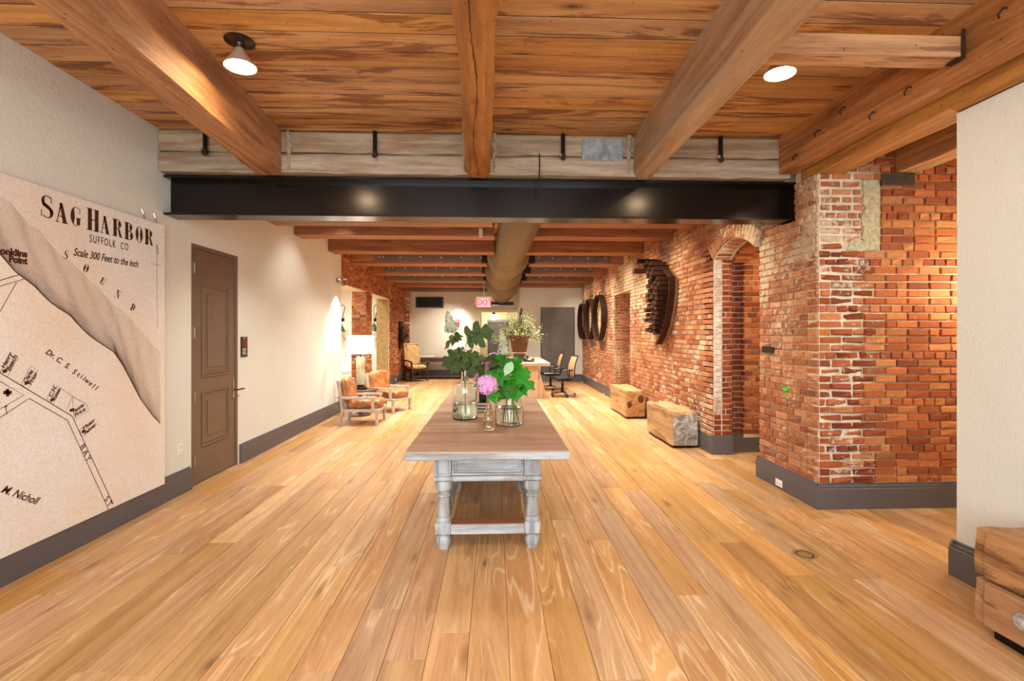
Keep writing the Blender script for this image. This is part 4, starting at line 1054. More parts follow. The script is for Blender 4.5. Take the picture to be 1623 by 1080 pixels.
OAK2 = leaf_mesh('leaf', M['leaf_dark'], .17, .17, 2.5, .5, .3, .6)
GRN = leaf_mesh('leaf', M['leaf_bright'], .20, .16, 2.5, .42, .3, .25)
GRN2 = leaf_mesh('leaf', M['leaf_bright'], .17, .12, 1.5, .35, .35, .5)
GRNS = leaf_mesh('leaf', M['leaf_bright'], .09, .05, 0, 0, .3, .3)
PALE = leaf_mesh('leaf', M['leaf_pale'], .11, .065, 0, 0, .2, .1)
def aim(base, direc, up=(0, 0, 1), roll=0.0, sc=1.0):
    d = Vector(direc).normalized(); u = Vector(up); x = d.cross(u)
    if x.length < 1e-3: x = Vector((1, 0, 0))
    x.normalize(); z = x.cross(d)
    m = Matrix((x, d, z)).transposed().to_4x4() @ Matrix.Rotation(roll, 4, 'Y') @ Matrix.Scale(sc, 4)
    m.translation = base; return m
def florets(mb, centers, rr, size, petals=4):
    for c_, n_ in centers:
        n_ = (n_.normalized() + Vector((rr.uniform(-1, 1), rr.uniform(-1, 1), rr.uniform(-1, 1))) * .42).normalized(); a = n_.orthogonal().normalized(); b = n_.cross(a); ph = rr.uniform(0, PI)
        for k in range(petals):
            t_ = ph + k * 2 * PI / petals; d = a * math.cos(t_) + b * math.sin(t_); e = n_.cross(d); s = size * rr.uniform(.8, 1.15)
            mb.add([c_, c_ + d * s * .6 + e * s * .42 + n_ * s * .15, c_ + d * s * 1.05 + n_ * s * .05, c_ + d * s * .6 - e * s * .42 + n_ * s * .15], [(0, 1, 2, 3)])
def ball(name, mat, parent, c, r, n, size, seed=1, squash=1.0):
    rr = random.Random(seed); mb = MB(); C = []
    for k in range(n):
        z = 1 - 2 * (k + .5) / n; a = k * 2.39996; q = math.sqrt(1 - z * z)
        d = Vector((q * math.cos(a), q * math.sin(a), z * squash)); C.append((Vector(c) + d * r * rr.uniform(.9, 1.05), d))
    florets(mb, C, rr, size)
    mb.lathe([(.001, -r * .8 * squash), (r * .5, -r * .66 * squash), (r * .76, 0), (r * .5, r * .66 * squash), (.001, r * .8 * squash)], 12, c, cap=False)
    return mb.build(name, mat, parent, kind='stuff')
def cone(name, mat, parent, base, tip, r, n, size, seed=1):
    rr = random.Random(seed); mb = MB(); C = []; base, tip = Vector(base), Vector(tip); ax = tip - base; e = ax.orthogonal().normalized(); f = ax.normalized().cross(e)
    for k in range(n):
        t_ = (k + .5) / n; a = k * 2.39996; w_ = r * (1 - t_) ** .7 * min(1, t_ * 6 + .4) * rr.uniform(.45, 1.05)
        d = e * math.cos(a) + f * math.sin(a); C.append((base + ax * t_ + d * w_, d + ax.normalized() * .3))
    florets(mb, C, rr, size); return mb.build(name, mat, parent, kind='stuff')
# oakleaf branch in the demijohn: positions measured on the vertical plane through the bottle
BY = 4.76
def at(u, v, Y=BY, dy=0): q = on_y(u, v, Y + dy); return q
h1 = thing('oakleaf_branch', 'dark oakleaf hydrangea branch with a greenish white cone, standing in the demijohn', 'plant', (-.288, 4.76, TZ))
off = Vector((-.288, 4.76, TZ))
L_ = lambda p: Vector(p) - off
MB().tube([L_(at(738, 655)), L_(at(737, 600)), L_(at(737, 572)), L_(at(731, 552)), L_(at(722, 535)), L_(at(716, 524))], [.005, .005, .005, .0045, .004, .003], 8).tube([L_(at(735, 562)), L_(at(739, 545)), L_(at(742, 533))], .0035, 8).tube([L_(at(733, 556)), L_(at(726, 548)), L_(at(719, 538))], .0035, 8).build('stem', M['stem'], h1, 60)
for (u0, v0, u1, v1, dy, me, roll, sc) in ((739, 536, 777, 524, -.02, OAK, .5, 1.15), (742, 533, 764, 510, .06, OAK2, -.6, 1.0), (744, 534, 772, 538, .04, OAK2, .2, 1.0), (728, 532, 696, 543, -.02, OAK2, .3, 1.05), (730, 531, 718, 545, -.06, OAK2, -.2, .8), (736, 563, 702, 576, -.05, OAK, -.3, 1.1), (734, 560, 694, 561, .06, OAK2, .2, 1.05), (738, 566, 712, 588, -.10, OAK, .2, 1.0), (738, 562, 757, 575, -.08, OAK, .35, 1.15), (740, 564, 770, 566, .04, OAK, -.2, 1.15), (742, 568, 750, 598, -.06, OAK, .2, 1.0), (744, 568, 772, 590, .08, OAK, .1, 1.1), (738, 558, 736, 572, -.14, OAK2, .0, .9), (734, 562, 715, 572, .12, OAK, .2, 1.0)):
    a, b = L_(at(u0, v0)), L_(at(u1, v1, dy=dy)); d = b - a
    link('leaf', me, h1, aim(a, d, (0, -.75, .65), roll, max(.5, min(1.5, d.length / .2 * sc))))
cone('flower_head', M['panicle'], h1, L_(at(717, 526)), L_(at(709, 496)), .075, 230, .021, 3)
# bright bunch in the cylinder vase
VY = 4.43; off = Vector((.137, 4.43, TZ))
h2 = thing('hydrangea_bunch', 'bunch of bright green lobed leaves and a cream cone spilling over the cylinder vase rim', 'plant', tuple(off))
av = lambda u, v, dy=0: on_y(u, v, VY + dy)
mb = MB()
for u, w_ in ((800, 806), (806, 800), (812, 812), (818, 808)): mb.tube([L_(av(u, 668)), L_(av((u + w_) / 2, 630)), L_(av(w_, 600)), L_(av(w_ - 2, 582))], .0045, 8)
mb.build('stem', M['stem'], h2, 60)
for (u0, v0, u1, v1, dy, me, roll, sc) in ((803, 596, 765, 601, -.08, GRN, .3, 1.1), (803, 594, 778, 582, .06, GRN2, .2, 1.0), (805, 598, 794, 626, -.12, GRN, -.2, 1.0), (808, 596, 816, 622, -.14, GRN, .1, 1.1), (812, 594, 838, 606, -.08, GRN, -.2, 1.15), (812, 590, 836, 588, .04, GRN, .2, 1.1), (815, 598, 828, 616, -.1, GRN2, .3, 1.2), (806, 588, 795, 562, .0, GRN2, .3, 1.1), (808, 588, 822, 570, -.02, GRN, -.4, 1.0), (804, 590, 788, 606, -.14, GRN, .4, 1.0), (812, 590, 826, 560, .08, GRN2, .4, .9), (806, 600, 806, 618, -.15, GRN2, 0, 1.1), (816, 592, 842, 598, .06, GRN2, .0, 1.1), (800, 592, 772, 592, .1, GRN, .1, 1.0), (822, 604, 836, 626, -.02, GRN2, -.2, .9), (804, 584, 802, 566, .05, GRN2, .8, .9)):
    a, b = L_(av(u0, v0)), L_(av(u1, v1, dy)); d = b - a
    link('leaf', me, h2, aim(a, d, (0, -.75, .65), roll, max(.6, min(1.7, d.length / .19 * sc * 1.2))))
a, b = L_(av(812, 574, -.16)), L_(av(799, 596, -.17))
o = link('leaf', PALE, h2, aim(a, b - a, (0, -.9, .3), 0, (b - a).length / .11)); o['label'] = 'pale underside leaf in the middle'
cone('flower_head', M['panicle'], h2, L_(av(800, 562, .1)), L_(av(795, 527, .12)), .07, 170, .015, 5)
MB().tube([L_(av(806, 590)), L_(av(801, 560, .1))], .004, 8).build('flower_stalk', M['stem'], h2, 60)
for (u0, v0, u1, v1) in ((806, 580, 775, 566), (806, 582, 772, 552), (806, 578, 768, 574), (804, 580, 782, 560)):
    a, b = L_(av(u0, v0, .15)), L_(av(u1, v1, .2)); link('leaf', OAK2, h2, aim(a, b - a, (0, -.8, .6), .3, (b - a).length / .17))
# pink hydrangea in the small bottle
off = Vector((-.052, 4.17, TZ)); as_ = lambda u, v, dy=0: on_y(u, v, 4.17 + dy)
h3 = thing('pink_hydrangea', 'single round pink hydrangea in front, standing in the small cut glass bottle', 'flower', tuple(off), 0, 'pink hydrangeas')
MB().tube([L_(as_(775, 676)), L_(as_(774, 640)), L_(as_(774, 622)), L_(as_(772, 612))], .0035, 8).build('stem', M['stem'], h3, 60)
ball('flower_head', M['pink'], h3, L_(as_(772.3, 610.5)), .088, 300, .0155, 2, .93)
for (u0, v0, u1, v1, sc) in ((776, 624, 785, 636, 1.2), (778, 622, 796, 627, 1.0), (776, 626, 781, 634, .8)):
    a, b = L_(as_(u0, v0, -.01)), L_(as_(u1, v1, -.05)); link('leaf', GRNS, h3, aim(a, b - a, (0, -.8, .6), 0, (b - a).length / .09 * sc))
# books, dark pot and pink bunch on the second table
for k, (w_, d_, c_, lb) in enumerate(((.20, .15, 'paper', 'lowest pale book of the small stack behind the small bottle'), (.19, .14, 'black_plastic', 'dark book in the middle of the small stack behind the small bottle'), (.18, .135, 'paper', 'top pale book of the small stack, under the dark pot'))):
    bk = thing('book', lb, 'book', (-.13, 5.20, TZ + .001 + k * .033), .04 * (k - 1), 'books on the second table')
    MB().box(-w_ / 2, -d_ / 2, 0, w_ / 2, d_ / 2, .004, .001).box(-w_ / 2, -d_ / 2, .026, w_ / 2, d_ / 2, .030, .001).box(-w_ / 2, d_ / 2 - .004, 0, w_ / 2, d_ / 2, .030, .001).build('cover', M[c_] if k == 1 else M['flitch'], bk)
    MB().box(-w_ / 2 + .005, -d_ / 2 + .004, .0045, w_ / 2 - .005, d_ / 2 - .005, .0255).build('pages', M['paper'], bk)
pot = thing('dark_pot', 'small black pot standing on the book stack behind the pink hydrangea', 'pot', (-.115, 5.20, TZ + .099))
MB().lathe([(.001, 0), (.04, 0), (.05, .01), (.055, .07), (.05, .11), (.044, .115), (.044, .10), (.001, .095)], 24, cap=False).build('pot_body', M['black_plastic'], pot, 50)
off = Vector((-.115, 5.20, TZ + .195)); ab = lambda u, v: on_y(u, v, 5.2)
h4 = thing('pink_hydrangea', 'three loose pink hydrangea heads behind, rising from the small black pot', 'flower', tuple(off), 0, 'pink hydrangeas')
mb = MB()
for u, v in ((767, 583), (781, 571), (761, 600)): mb.tube([L_((-.115, 5.2, TZ + .20)), L_(ab((u + 766) / 2, (v + 622) / 2)), L_(ab(u, v))], .004, 8)
mb.build('stem', M['stem'], h4, 60)
for k, (u, v, r) in enumerate(((767, 583, .088), (782, 570, .072), (760, 599, .06))): ball('flower_head', M['pink'], h4, L_(ab(u, v)), r, 150, .016, 20 + k)
# ---- reception desk with trestle ends
dk = thing('reception_desk', 'heavy pale wood trestle desk behind the long tables, with the office chairs', 'desk', (.70, 13.2, 0))
MB().box(-.62, -1.5, .785, .66, 1.5, .875, .012).build('desk_top', M['desk'], dk)
for y in (-1.36, 1.36):
    for k in range(3):
        xa0, xa1 = -.52 + k * .348, -.52 + (k + 1) * .348 - .006
        f = lambda x: x * .72 + .0
        MB().prism([(xa0 * 1.14 + .0, 0), (xa1 * 1.14, 0), (f(xa1), .785), (f(xa0), .785)], lambda a, z, d, y=y: (a, y - .04 + d, z), .08).build('trestle_board', M['desk_leg'], dk)
MB().box(-.05, -1.3, .25, .05, 1.3, .4, .006).build('rail', M['desk_leg'], dk)
st = thing('plant_stand', 'low brown wooden box stand under the wicker plant basket on the desk', 'stand', (.66, 12.75, .876))
MB().box(-.15, -.13, 0, .15, .13, .19, .008).build('box', M['darkwood'], st); MB().box(-.19, -.17, .19, .19, .17, .215, .006).build('top_plate', M['desk'], st)
bs = thing('plant_basket', 'brown woven wicker basket on the desk stand, holding the bushy olive plant', 'basket', (.66, 12.75, 1.092))
BH = .42
MB().lathe([(.001, 0), (.17, 0), (.18, .02), (.245, BH - .03), (.25, BH), (.235, BH), (.16, .03), (.001, .03)], 28, cap=False).build('basket_body', M['wicker'], bs, 60)
mb = MB()
for k in range(9): 
    z = .03 + k * .042; r = .183 + .066 * z / BH; n = 40
    for i in range(n):
        a0 = 2 * PI * (i + .5 * (k % 2)) / n; mb.tube([(r * math.cos(a0), r * math.sin(a0), z), ((r + .01) * math.cos(a0 + .06), (r + .01) * math.sin(a0 + .06), z + .012), (r * math.cos(a0 + .12), r * math.sin(a0 + .12), z)], .009, 5)
mb.build('weave', M['wicker'], bs, kind='stuff')
MB().lathe([(.238, BH - .012), (.262, BH - .01), (.265, BH + .01), (.24, BH + .014)], 28, cap=False).build('rim', M['wicker'], bs, 50)
MB().tube([(-.06, -.255, BH), (-.05, -.27, BH + .03), (.05, -.27, BH + .03), (.06, -.255, BH)], .012, 8).build('handle', M['wicker'], bs, 50)
MB().lathe([(.001, BH - .05), (.22, BH - .05)], 24, cap=False).build('soil', plain('dark_soil', '2a1e14', .95), bs)
bp = thing('bushy_plant', 'bushy olive and cream flowering plant spilling from the wicker basket on the desk', 'plant', (.66, 12.75, 1.092 + BH - .05))
rr = random.Random(9); mbA, mbB, mbS = MB(), MB(), MB()
for k in range(130):
    a = rr.uniform(0, 2 * PI); ph = rr.uniform(.12, 1.35); L = rr.uniform(.42, .74) * (1.1 if rr.random() < .3 else .9)
    if k < 8: a, ph, L = rr.uniform(0, 6.28), .12, .5
    d = Vector((math.cos(a) * math.sin(ph) * 1.15, math.sin(a) * math.sin(ph) * .8, math.cos(ph) * 1.0)); droop = .22 * ph
    P = [Vector((math.cos(a) * .06, math.sin(a) * .06, 0)) + d * L * s - Vector((0, 0, droop * L * s * s * 1.4)) for s in (0, .35, .7, 1)]
    mbS.tube(P, [.005, .004, .003, .002], 5)
    for j in range(15):
        s = rr.uniform(.3, 1.05); i = min(2, int(s / .34)); p = P[0].lerp(P[3], s) + Vector((rr.uniform(-1, 1), rr.uniform(-1, 1), rr.uniform(-1, 1))) * .05
        q = Vector((rr.uniform(-1, 1), rr.uniform(-1, 1), rr.uniform(-.3, 1))).normalized(); e = q.orthogonal().normalized(); l = rr.uniform(.02, .042)
        (mbB if rr.random() < .42 else mbA).add([p, p + q * l + e * l * .42, p + q * l * 2, p + q * l - e * l * .42], [(0, 1, 2, 3)])
mbS.build('twigs', M['stem_dark'], bp, kind='stuff'); mbA.build('leaves', M['leaf_small'], bp, kind='stuff'); mbB.build('blossoms', M['leaf_lime'], bp, kind='stuff')
cone('flower_spike', plain('dark_seed_spike', '4c4428', .8), bp, (.02, 0, .35), (.06, 0, .78), .07, 150, .03, 8)
ph_ = thing('telephone', 'black desk telephone with handset at the near end of the desk', 'telephone', (.86, 12.1, .876), -.5)
MB().prism([(-.11, 0), (.11, 0), (.11, .035), (-.11, .085)], lambda a, z, d: (d - .11, -a, z), .22).build('phone_base', M['black_plastic'], ph_)
MB().tube([(-.075, -.11, .09), (-.075, -.09, .115), (-.075, 0, .125), (-.075, .09, .125), (-.075, .11, .10)], [.026, .024, .017, .024, .028], 10).build('handset', M['black_plastic'], ph_, 50)
mb = MB()
for i in range(3):
    for j in range(4): mb.box(.0 + i * .028, -.07 + j * .026, .05 + .0 * j, .02 + i * .028, -.052 + j * .026, .078 - .004 * 0)
mb.build('keypad', M['white_plate'], ph_, kind='stuff')
pa = MB().box(1.10, 12.0, .8765, 1.26, 12.32, .879, .0005).build('paper_sheet', M['paper']); tag(pa, 'pale sheet of paper on the desk corner by the office chair', 'paper', kind='thing')
# ---- office chairs (facing the desk)
def office_chair(loc, rz, label):
    c = thing('office_chair', label, 'chair', loc, rz, 'office chairs at the desk')   # faces local +X
    for k in range(5):
        a = k * 2 * PI / 5 + .3; ex, ey = math.cos(a) * .31, math.sin(a) * .31
        lg = MB().bar((0, 0, .11), (ex, ey, .085), .04, .03, .006).build('leg', M['chrome'], c)
        MB().lathe([(.001, -.012), (.03, -.012), (.03, .012), (.001, .012)], 14, M=Matrix.Translation((ex, ey, .031)) @ Matrix.Rotation(PI / 2, 4, 'X') @ Matrix.Rotation(.5 * k, 4, 'Y'), cap=False).box(ex - .02, ey - .012, .045, ex + .02, ey + .012, .085, .004).build('caster', M['black_plastic'], lg, 40)
    MB().lathe([(.001, .09), (.045, .09), (.045, .14), (.03, .15), (.028, .34), (.02, .34), (.02, .43), (.001, .43)], 16, cap=False).build('gas_column', M['black'], c, 40)
    MB().box(-.24, -.25, .43, .26, .25, .50, .03).box(-.2, -.2, .40, .15, .2, .435, .01).build('seat', M['black_plastic'], c)
    mb = MB(); n = 8; W = .23
    bk = []
    for i in range(n + 1):
        t_ = i / n; bk.append((-.24 - .10 * t_ ** 1.5 + .03 * math.sin(PI * t_), .50 + .52 * t_))
    for s in (-1, 1): mb.tube([(x, s * (W - .03 * (i / n)), z) for i, (x, z) in enumerate(bk)], .014, 8)
    mb.tube([(bk[-1][0], -W + .03, bk[-1][1]), (bk[-1][0], W - .03, bk[-1][1])], .014, 8).tube([(bk[0][0], -W, bk[0][1]), (bk[0][0], W, bk[0][1])], .014, 8).tube([(-.1, 0, .42), (-.28, 0, .44), (-.30, 0, .62)], .02, 8)
    mb.build('back_frame', M['black_plastic'], c, 40)
    ms = MB()
    for i in range(n + 1):
        x, z = bk[i]; w_ = W - .03 * (i / n) - .005
        for dx in (0, -.008): ms.v += [(x + dx, -w_, z), (x + dx, w_, z)]
    for i in range(n):
        o_ = i * 4; ms.f += [(o_, o_ + 1, o_ + 5, o_ + 4), (o_ + 2, o_ + 6, o_ + 7, o_ + 3), (o_, o_ + 4, o_ + 6, o_ + 2), (o_ + 1, o_ + 3, o_ + 7, o_ + 5)]
    ms.build('backrest', M['mesh'], c, 40)
    for s in (-1, 1):
        MB().tube([(-.05, s * .24, .44), (-.05, s * .29, .46), (-.06, s * .29, .66)], .016, 8).box(-.17, s * .29 - .035, .66, .12, s * .29 + .035, .69, .012).build('armrest', M['black_plastic'], c, 40)
    return c
office_chair((1.72, 12.15, 0), PI + .25, 'nearer tan mesh-back office chair at the right side of the desk')
office_chair((1.58, 13.55, 0), PI + .1, 'farther tan mesh-back office chair, half hidden behind the nearer one')
# ---- leather lounge chairs
def pillow(mb, x0, y0, z0, x1, y1, z1, seed, M4=None, puff=.04, n=9):
    rr = random.Random(seed); vs = []; cx, cy, cz = (x0 + x1) / 2, (y0 + y1) / 2, (z0 + z1) / 2
    hx, hy, hz = (x1 - x0) / 2, (y1 - y0) / 2, (z1 - z0) / 2
    bm = bmesh.new(); bmesh.ops.create_cube(bm, size=2); bmesh.ops.subdivide_edges(bm, edges=bm.edges, cuts=n, use_grid_fill=True)
    ph = [rr.uniform(0, 6) for _ in range(6)]
    P = []
    for v in bm.verts:
        x, y, z = v.co; r4 = (abs(x) ** 6 + abs(y) ** 6 + abs(z) ** 6) ** (1 / 6.); x, y, z = x / r4, y / r4, z / r4
        pf = (1 - x * x * .8) * (1 - y * y * .8)
        wr_ = .006 * math.sin(9 * x + 5 * y + 7 * z + ph[0]) + .005 * math.sin(14 * y - 8 * x + 3 * z + ph[1]) + .005 * math.sin(17 * z + 6 * x * y + ph[2])
        P.append((cx + x * (hx + wr_), cy + y * (hy + wr_), cz + z * (hz + puff * pf * (1 if z > 0 else .3) * abs(z)) + wr_ * 1.6))
    bm.verts.index_update(); F = [tuple(v.index for v in f.verts) for f in bm.faces]; bm.free()
    return mb.add(P, F, M4)
def lounge_chair(loc, rz, label):
    c = thing('lounge_chair', label, 'chair', loc, rz, 'leather lounge chairs')     # faces local +X; origin at the middle of the footprint
    g = M['greywash']
    for s in (-1, 1):
        y = s * .285
        MB().bar((.30, y, 0), (.295, y, .235), .045, .055, .004).build('leg', g, c)
        MB().bar((-.345, y, 0), (-.285, y, .26), .045, .055, .004).bar((-.285, y, .25), (-.365, y, .775), .045, .055, .004).build('leg', g, c)
        MB().box(-.31, y - .0225, .235, .335, y + .0225, .285, .004).build('side_rail', g, c)
        MB().box(-.335, y - .024, .455, .26, y + .024, .495, .005).box(.205, y - .0225, .28, .25, y + .0225, .46, .004).build('armrest', g, c)
    MB().box(.29, -.265, .225, .33, .265, .28, .004).build('front_rail', g, c)
    MB().box(-.30, -.265, .235, -.26, .265, .285, .004).bar((-.355, -.265, .74), (-.355, .265, .74), .04, .05, .004).build('back_rail', g, c)
    for k in range(6): MB().bar((-.275, -.21 + k * .084, .28), (-.345, -.21 + k * .084, .73), .04, .012).build('slat', g, c)
    for k in range(5): MB().box(-.25 + k * .11, -.262, .255, -.19 + k * .11, .262, .27).build('slat', g, c)
    mb = MB(); pillow(mb, -.24, -.255, .285, .335, .255, .415, 4, puff=.03); mb.build('seat_cushion', M['leather'], c, 60)
    Mx = Matrix.Translation((-.235, 0, .40)) @ Matrix.Rotation(-.20, 4, 'Y')
    mb = MB(); pillow(mb, -.06, -.25, .0, .085, .25, .40, 7, Mx, puff=.01); mb.build('back_cushion', M['leather'], c, 60)
    return c
lounge_chair((-2.325, 8.71, 0), 0, 'grey-framed tan leather lounge chair beside the lamp table, its side to the camera')
lounge_chair((-2.16, 10.08, 0), -.44, 'grey-framed tan leather lounge chair behind the lamp table, turned toward the long table')
# ---- pedestal table and lamp
pt = thing('pedestal_table', 'round dark pedestal table between the two leather lounge chairs', 'table', (-2.60, 9.5, 0))
MB().lathe([(.001, .485), (.31, .485), (.318, .495), (.318, .503), (.31, .51), (.001, .51)], 40, cap=False).build('table_top', M['darkwood'], pt, 40)
MB().lathe([(.001, 0), (.2, 0), (.2, .02), (.17, .03), (.08, .05), (.045, .09), (.04, .15), (.06, .22), (.045, .28), (.04, .40), (.07, .45), (.13, .485), (.001, .485)], 24, cap=False).build('pedestal', M['darkwood'], pt, 40)
tl = thing('table_lamp', 'tall table lamp with white drum shade and glass column on the pedestal table', 'lamp', (-2.60, 9.5, .511))
MB().lathe([(.001, 0), (.125, 0), (.13, .02), (.10, .03), (.09, .05), (.06, .06), (.055, .085), (.001, .085)], 28, cap=False).build('lamp_base', M['black'], tl, 40)
MB().lathe([(.001, .085), (.075, .085), (.08, .10), (.08, .60), (.07, .615), (.03, .625), (.001, .625)], 28, cap=False).build('lamp_column', plain('sea_glass_column', 'b9b79a', .25), tl, 40)
MB().tube([(0, 0, .62), (0, 0, .80)], .012, 8).build('lamp_stem', M['black'], tl, 40)
MB().lathe([(.262, .69), (.255, 1.04), (.252, 1.04), (.259, .69)], 40, cap=False).build('lamp_shade', M['shade'], tl, 40)
MB().lathe([(.001, .78), (.035, .80), (.04, .84), (.02, .89), (.001, .90)], 14, cap=False).build('bulb', M['globe'], tl, 40)
# ---- high-back armchair by the back wall
tc = thing('highback_armchair', 'high-back cream leather armchair with carved wooden arms in the far left corner', 'chair', (-2.60, 16.22, 0), -.95)   # faces local +X
for s in (-1, 1):
    MB().lathe([(.02, 0), (.03, .02), (.022, .05), (.032, .12), (.02, .2), (.034, .3), (.034, .42), (.001, .42)], 14, (.27, s * .27, 0)).lathe([(.034, .42), (.022, .46), (.032, .54), (.024, .62), (.001, .62)], 12, (.24, s * .29, 0)).build('leg', M['darkwood'], tc, 40)
    MB().bar((-.28, s * .26, 0), (-.27, s * .26, .45), .05, .05, .004).bar((-.27, s * .26, .44), (-.40, s * .26, 1.2), .05, .05, .004).build('leg', M['darkwood'], tc)
    MB().tube([(-.33, s * .28, .66), (-.1, s * .30, .69), (.12, s * .31, .66), (.26, s * .31, .64), (.32, s * .31, .60), (.30, s * .31, .56)], [.022, .026, .028, .032, .03, .02], 10).build('armrest', M['darkwood'], tc, 50)
MB().box(-.28, -.25, .34, .29, .25, .42, .01).bar((-.1, -.27, .14), (-.1, .27, .14), .03, .03).bar((.27, -.27, .16), (.27, .27, .16), .03, .05).build('seat_frame', M['darkwood'], tc)
mb = MB(); pillow(mb, -.26, -.26, .42, .31, .26, .51, 3, puff=.02); mb.build('seat', M['cream_leather'], tc, 60)
Mx = Matrix.Translation((-.28, 0, .5)) @ Matrix.Rotation(-.17, 4, 'Y')
mb = MB(); pillow(mb, -.04, -.235, .02, .05, .235, .70, 5, Mx, puff=.0); mb.build('backrest', M['cream_leather'], tc, 60)
MB().box(-.05, -.27, .70, .05, .27, .745, .012, Mx).box(-.05, -.285, 0, .045, -.235, .72, .008, Mx).box(-.05, .235, 0, .045, .285, .72, .008, Mx).build('back_frame', M['cream_leather'], tc)
# ---- console bench along the back wall with lamp
cb = thing('console_table', 'long low dark wood console against the back wall beneath the air vent', 'table', (-1.9, 17.0, 0))
MB().box(-.95, -.22, .60, .87, .24, .74, .008).build('console_top', M['darkwood'], cb)
MB().box(.75, -.2, 0, .86, .22, .60, .006).build('leg', M['darkwood'], cb); MB().box(-.93, -.2, 0, -.82, .22, .60, .006).build('leg', M['darkwood'], cb)
MB().box(-.82, -.16, .05, .75, .2, .12, .006).build('low_shelf', M['darkwood'], cb)
tag(MB().box(-2.70, 16.86, .741, -2.12, 17.15, .80, .006).build('document_tray', M['paper']), 'flat cream tray lying on the left half of the dark console', 'tray', kind='thing')
cl = thing('console_lamp', 'small lit lamp on the right half of the dark console, behind the oakleaf branch', 'lamp', (-1.22, 17.0, .741))
MB().lathe([(.001, 0), (.08, 0), (.08, .02), (.03, .04), (.05, .12), (.04, .2), (.012, .26), (.012, .34), (.001, .34)], 20, cap=False).build('lamp_base', M['gold'], cl, 40)
MB().lathe([(.19, .30), (.13, .56), (.127, .56), (.187, .30)], 28, cap=False).build('lamp_shade', M['shade'], cl, 40)
# ---- hewn timber benches
def hewn(mb, x0, y0, z0, x1, y1, z1, seed, amp=.008, n=5, b=.02):
    rr = random.Random(seed); bm = bmesh.new(); bmesh.ops.create_cube(bm, size=1); bmesh.ops.bevel(bm, geom=bm.edges[:], offset=.03, segments=2, affect='EDGES'); 
    bmesh.ops.subdivide_edges(bm, edges=[e for e in bm.edges if e.calc_length() > .5], cuts=n, use_grid_fill=True)
    ph = [rr.uniform(0, 6) for _ in range(4)]; P = []
    for v in bm.verts:
        x, y, z = v.co; wv = lambda k: amp * (math.sin(7 * y + 5 * z + ph[k]) + .6 * math.sin(13 * y * (k + 1) + 9 * x + ph[3 - k]))
        P.append(((x0 + x1) / 2 + x * (x1 - x0) + wv(0), (y0 + y1) / 2 + y * (y1 - y0) + wv(1) * .6, (z0 + z1) / 2 + z * (z1 - z0) + (wv(2) if z > 0 else 0)))
    bm.verts.index_update(); F = [tuple(v.index for v in f.verts) for f in bm.faces]; bm.free()
    return mb.add(P, F)
def endgrain(name, c1, c2, c3):
    t = NT(name); P = t.obj(); d = t.n('VectorMath', {0: P, 1: (1, 0, 1)}, operation='MULTIPLY').outputs[0]
    wv = t.n('TexNoise', {'Vector': d, 'Scale': 9., 'Detail': 5., 'Distortion': 1.5}).outputs[0]; f2 = t.noise(P, 60, 4, .7)
    c = t.ramp(t.math('ADD', t.math('MULTIPLY', wv, .7), t.math('MULTIPLY', f2, .35)), [(.35, c1), (.52, c2), (.7, c3)]); t.bump(f2, .5, .006); return t.out(c, .8, .2)
M['endgrey'] = endgrain('weathered_grey_end_grain', '4a443f', '8f8880', 'd4cec8'); M['endwood'] = endgrain('cut_end_grain', '7a4c26', 'b2804c', 'c99a68')
def bench(label, x0, x1, y0, y1, z0, z1, endmat, seed):
    cx, cy = (x0 + x1) / 2, (y0 + y1) / 2
    b = thing('timber_bench', label, 'bench', (cx, cy, 0), 0, 'hewn timber benches')
    hx, hy = (x1 - x0) / 2, (y1 - y0) / 2
    o = hewn(MB(), -hx, -hy, z0, hx, hy, z1, seed).build('timber', M['bench'], b, 50)
    MB().prism([(-hx + .03, z0 + .03), (hx - .03, z0 + .03), (hx - .025, z1 - .04), (hx - .09, z1 - .02), (-hx + .06, z1 - .05), (-hx + .03, z1 - .1)], lambda a, z, d: (a, -hy - .008 + d, z), .02).build('end_face', endmat, b, label='grey weathered cut end' if endmat is M['endgrey'] else None)
    MB().box(-hx + .04, -hy + .04, 0, hx - .04, hy - .04, z0, .002).build('plinth', M['black'], b)
    return b
bench('hewn timber bench with a pale grey cut end, before the long brick wall', 2.45, 2.83, 6.60, 7.72, .03, .50, M['endgrey'], 2)
b = bench('honey-coloured hewn timber bench with two dark knots, standing before the brick recess', 2.44, 2.82, 8.90, 10.15, .03, .51, M['endwood'], 6)
for dx, dz, r in ((-.12, .27, .045), (.09, .37, .055)):
    MB().lathe([(.001, .006), (r * .6, .006), (r, 0)], 14, M=Matrix.Translation((dx, -.636, dz)) @ Matrix.Rotation(PI / 2, 4, 'X') @ Matrix.Diagonal((1, 1.4, 1, 1)), cap=False).build('knot', plain('dark_knot', '5a3014', .8), b, 40)
b = thing('timber_bench', 'bench of two stacked dark-stained timbers against the right plaster wall, with a pale knot', 'bench', (2.80, 1.6, 0), 0, 'hewn timber benches')
hewn(MB(), -.225, -.95, .06, .20, .90, .305, 11).build('timber', M['bench_dark'], b, 50)
hewn(MB(), -.228, -.95, .312, .20, .905, .565, 12).build('timber', M['bench_dark'], b, 50)
MB().box(-.18, -.88, 0, .16, .84, .06).build('plinth', M['black'], b)
MB().lathe([(.001, .012), (.018, .012), (.026, .006), (.036, .008), (.042, .0)], 18, M=Matrix.Translation((-.232, .66, .19)) @ Matrix.Rotation(-PI / 2, 4, 'Y'), cap=False).build('knot', M['endgrey'], b, 50, label='pale round knot')
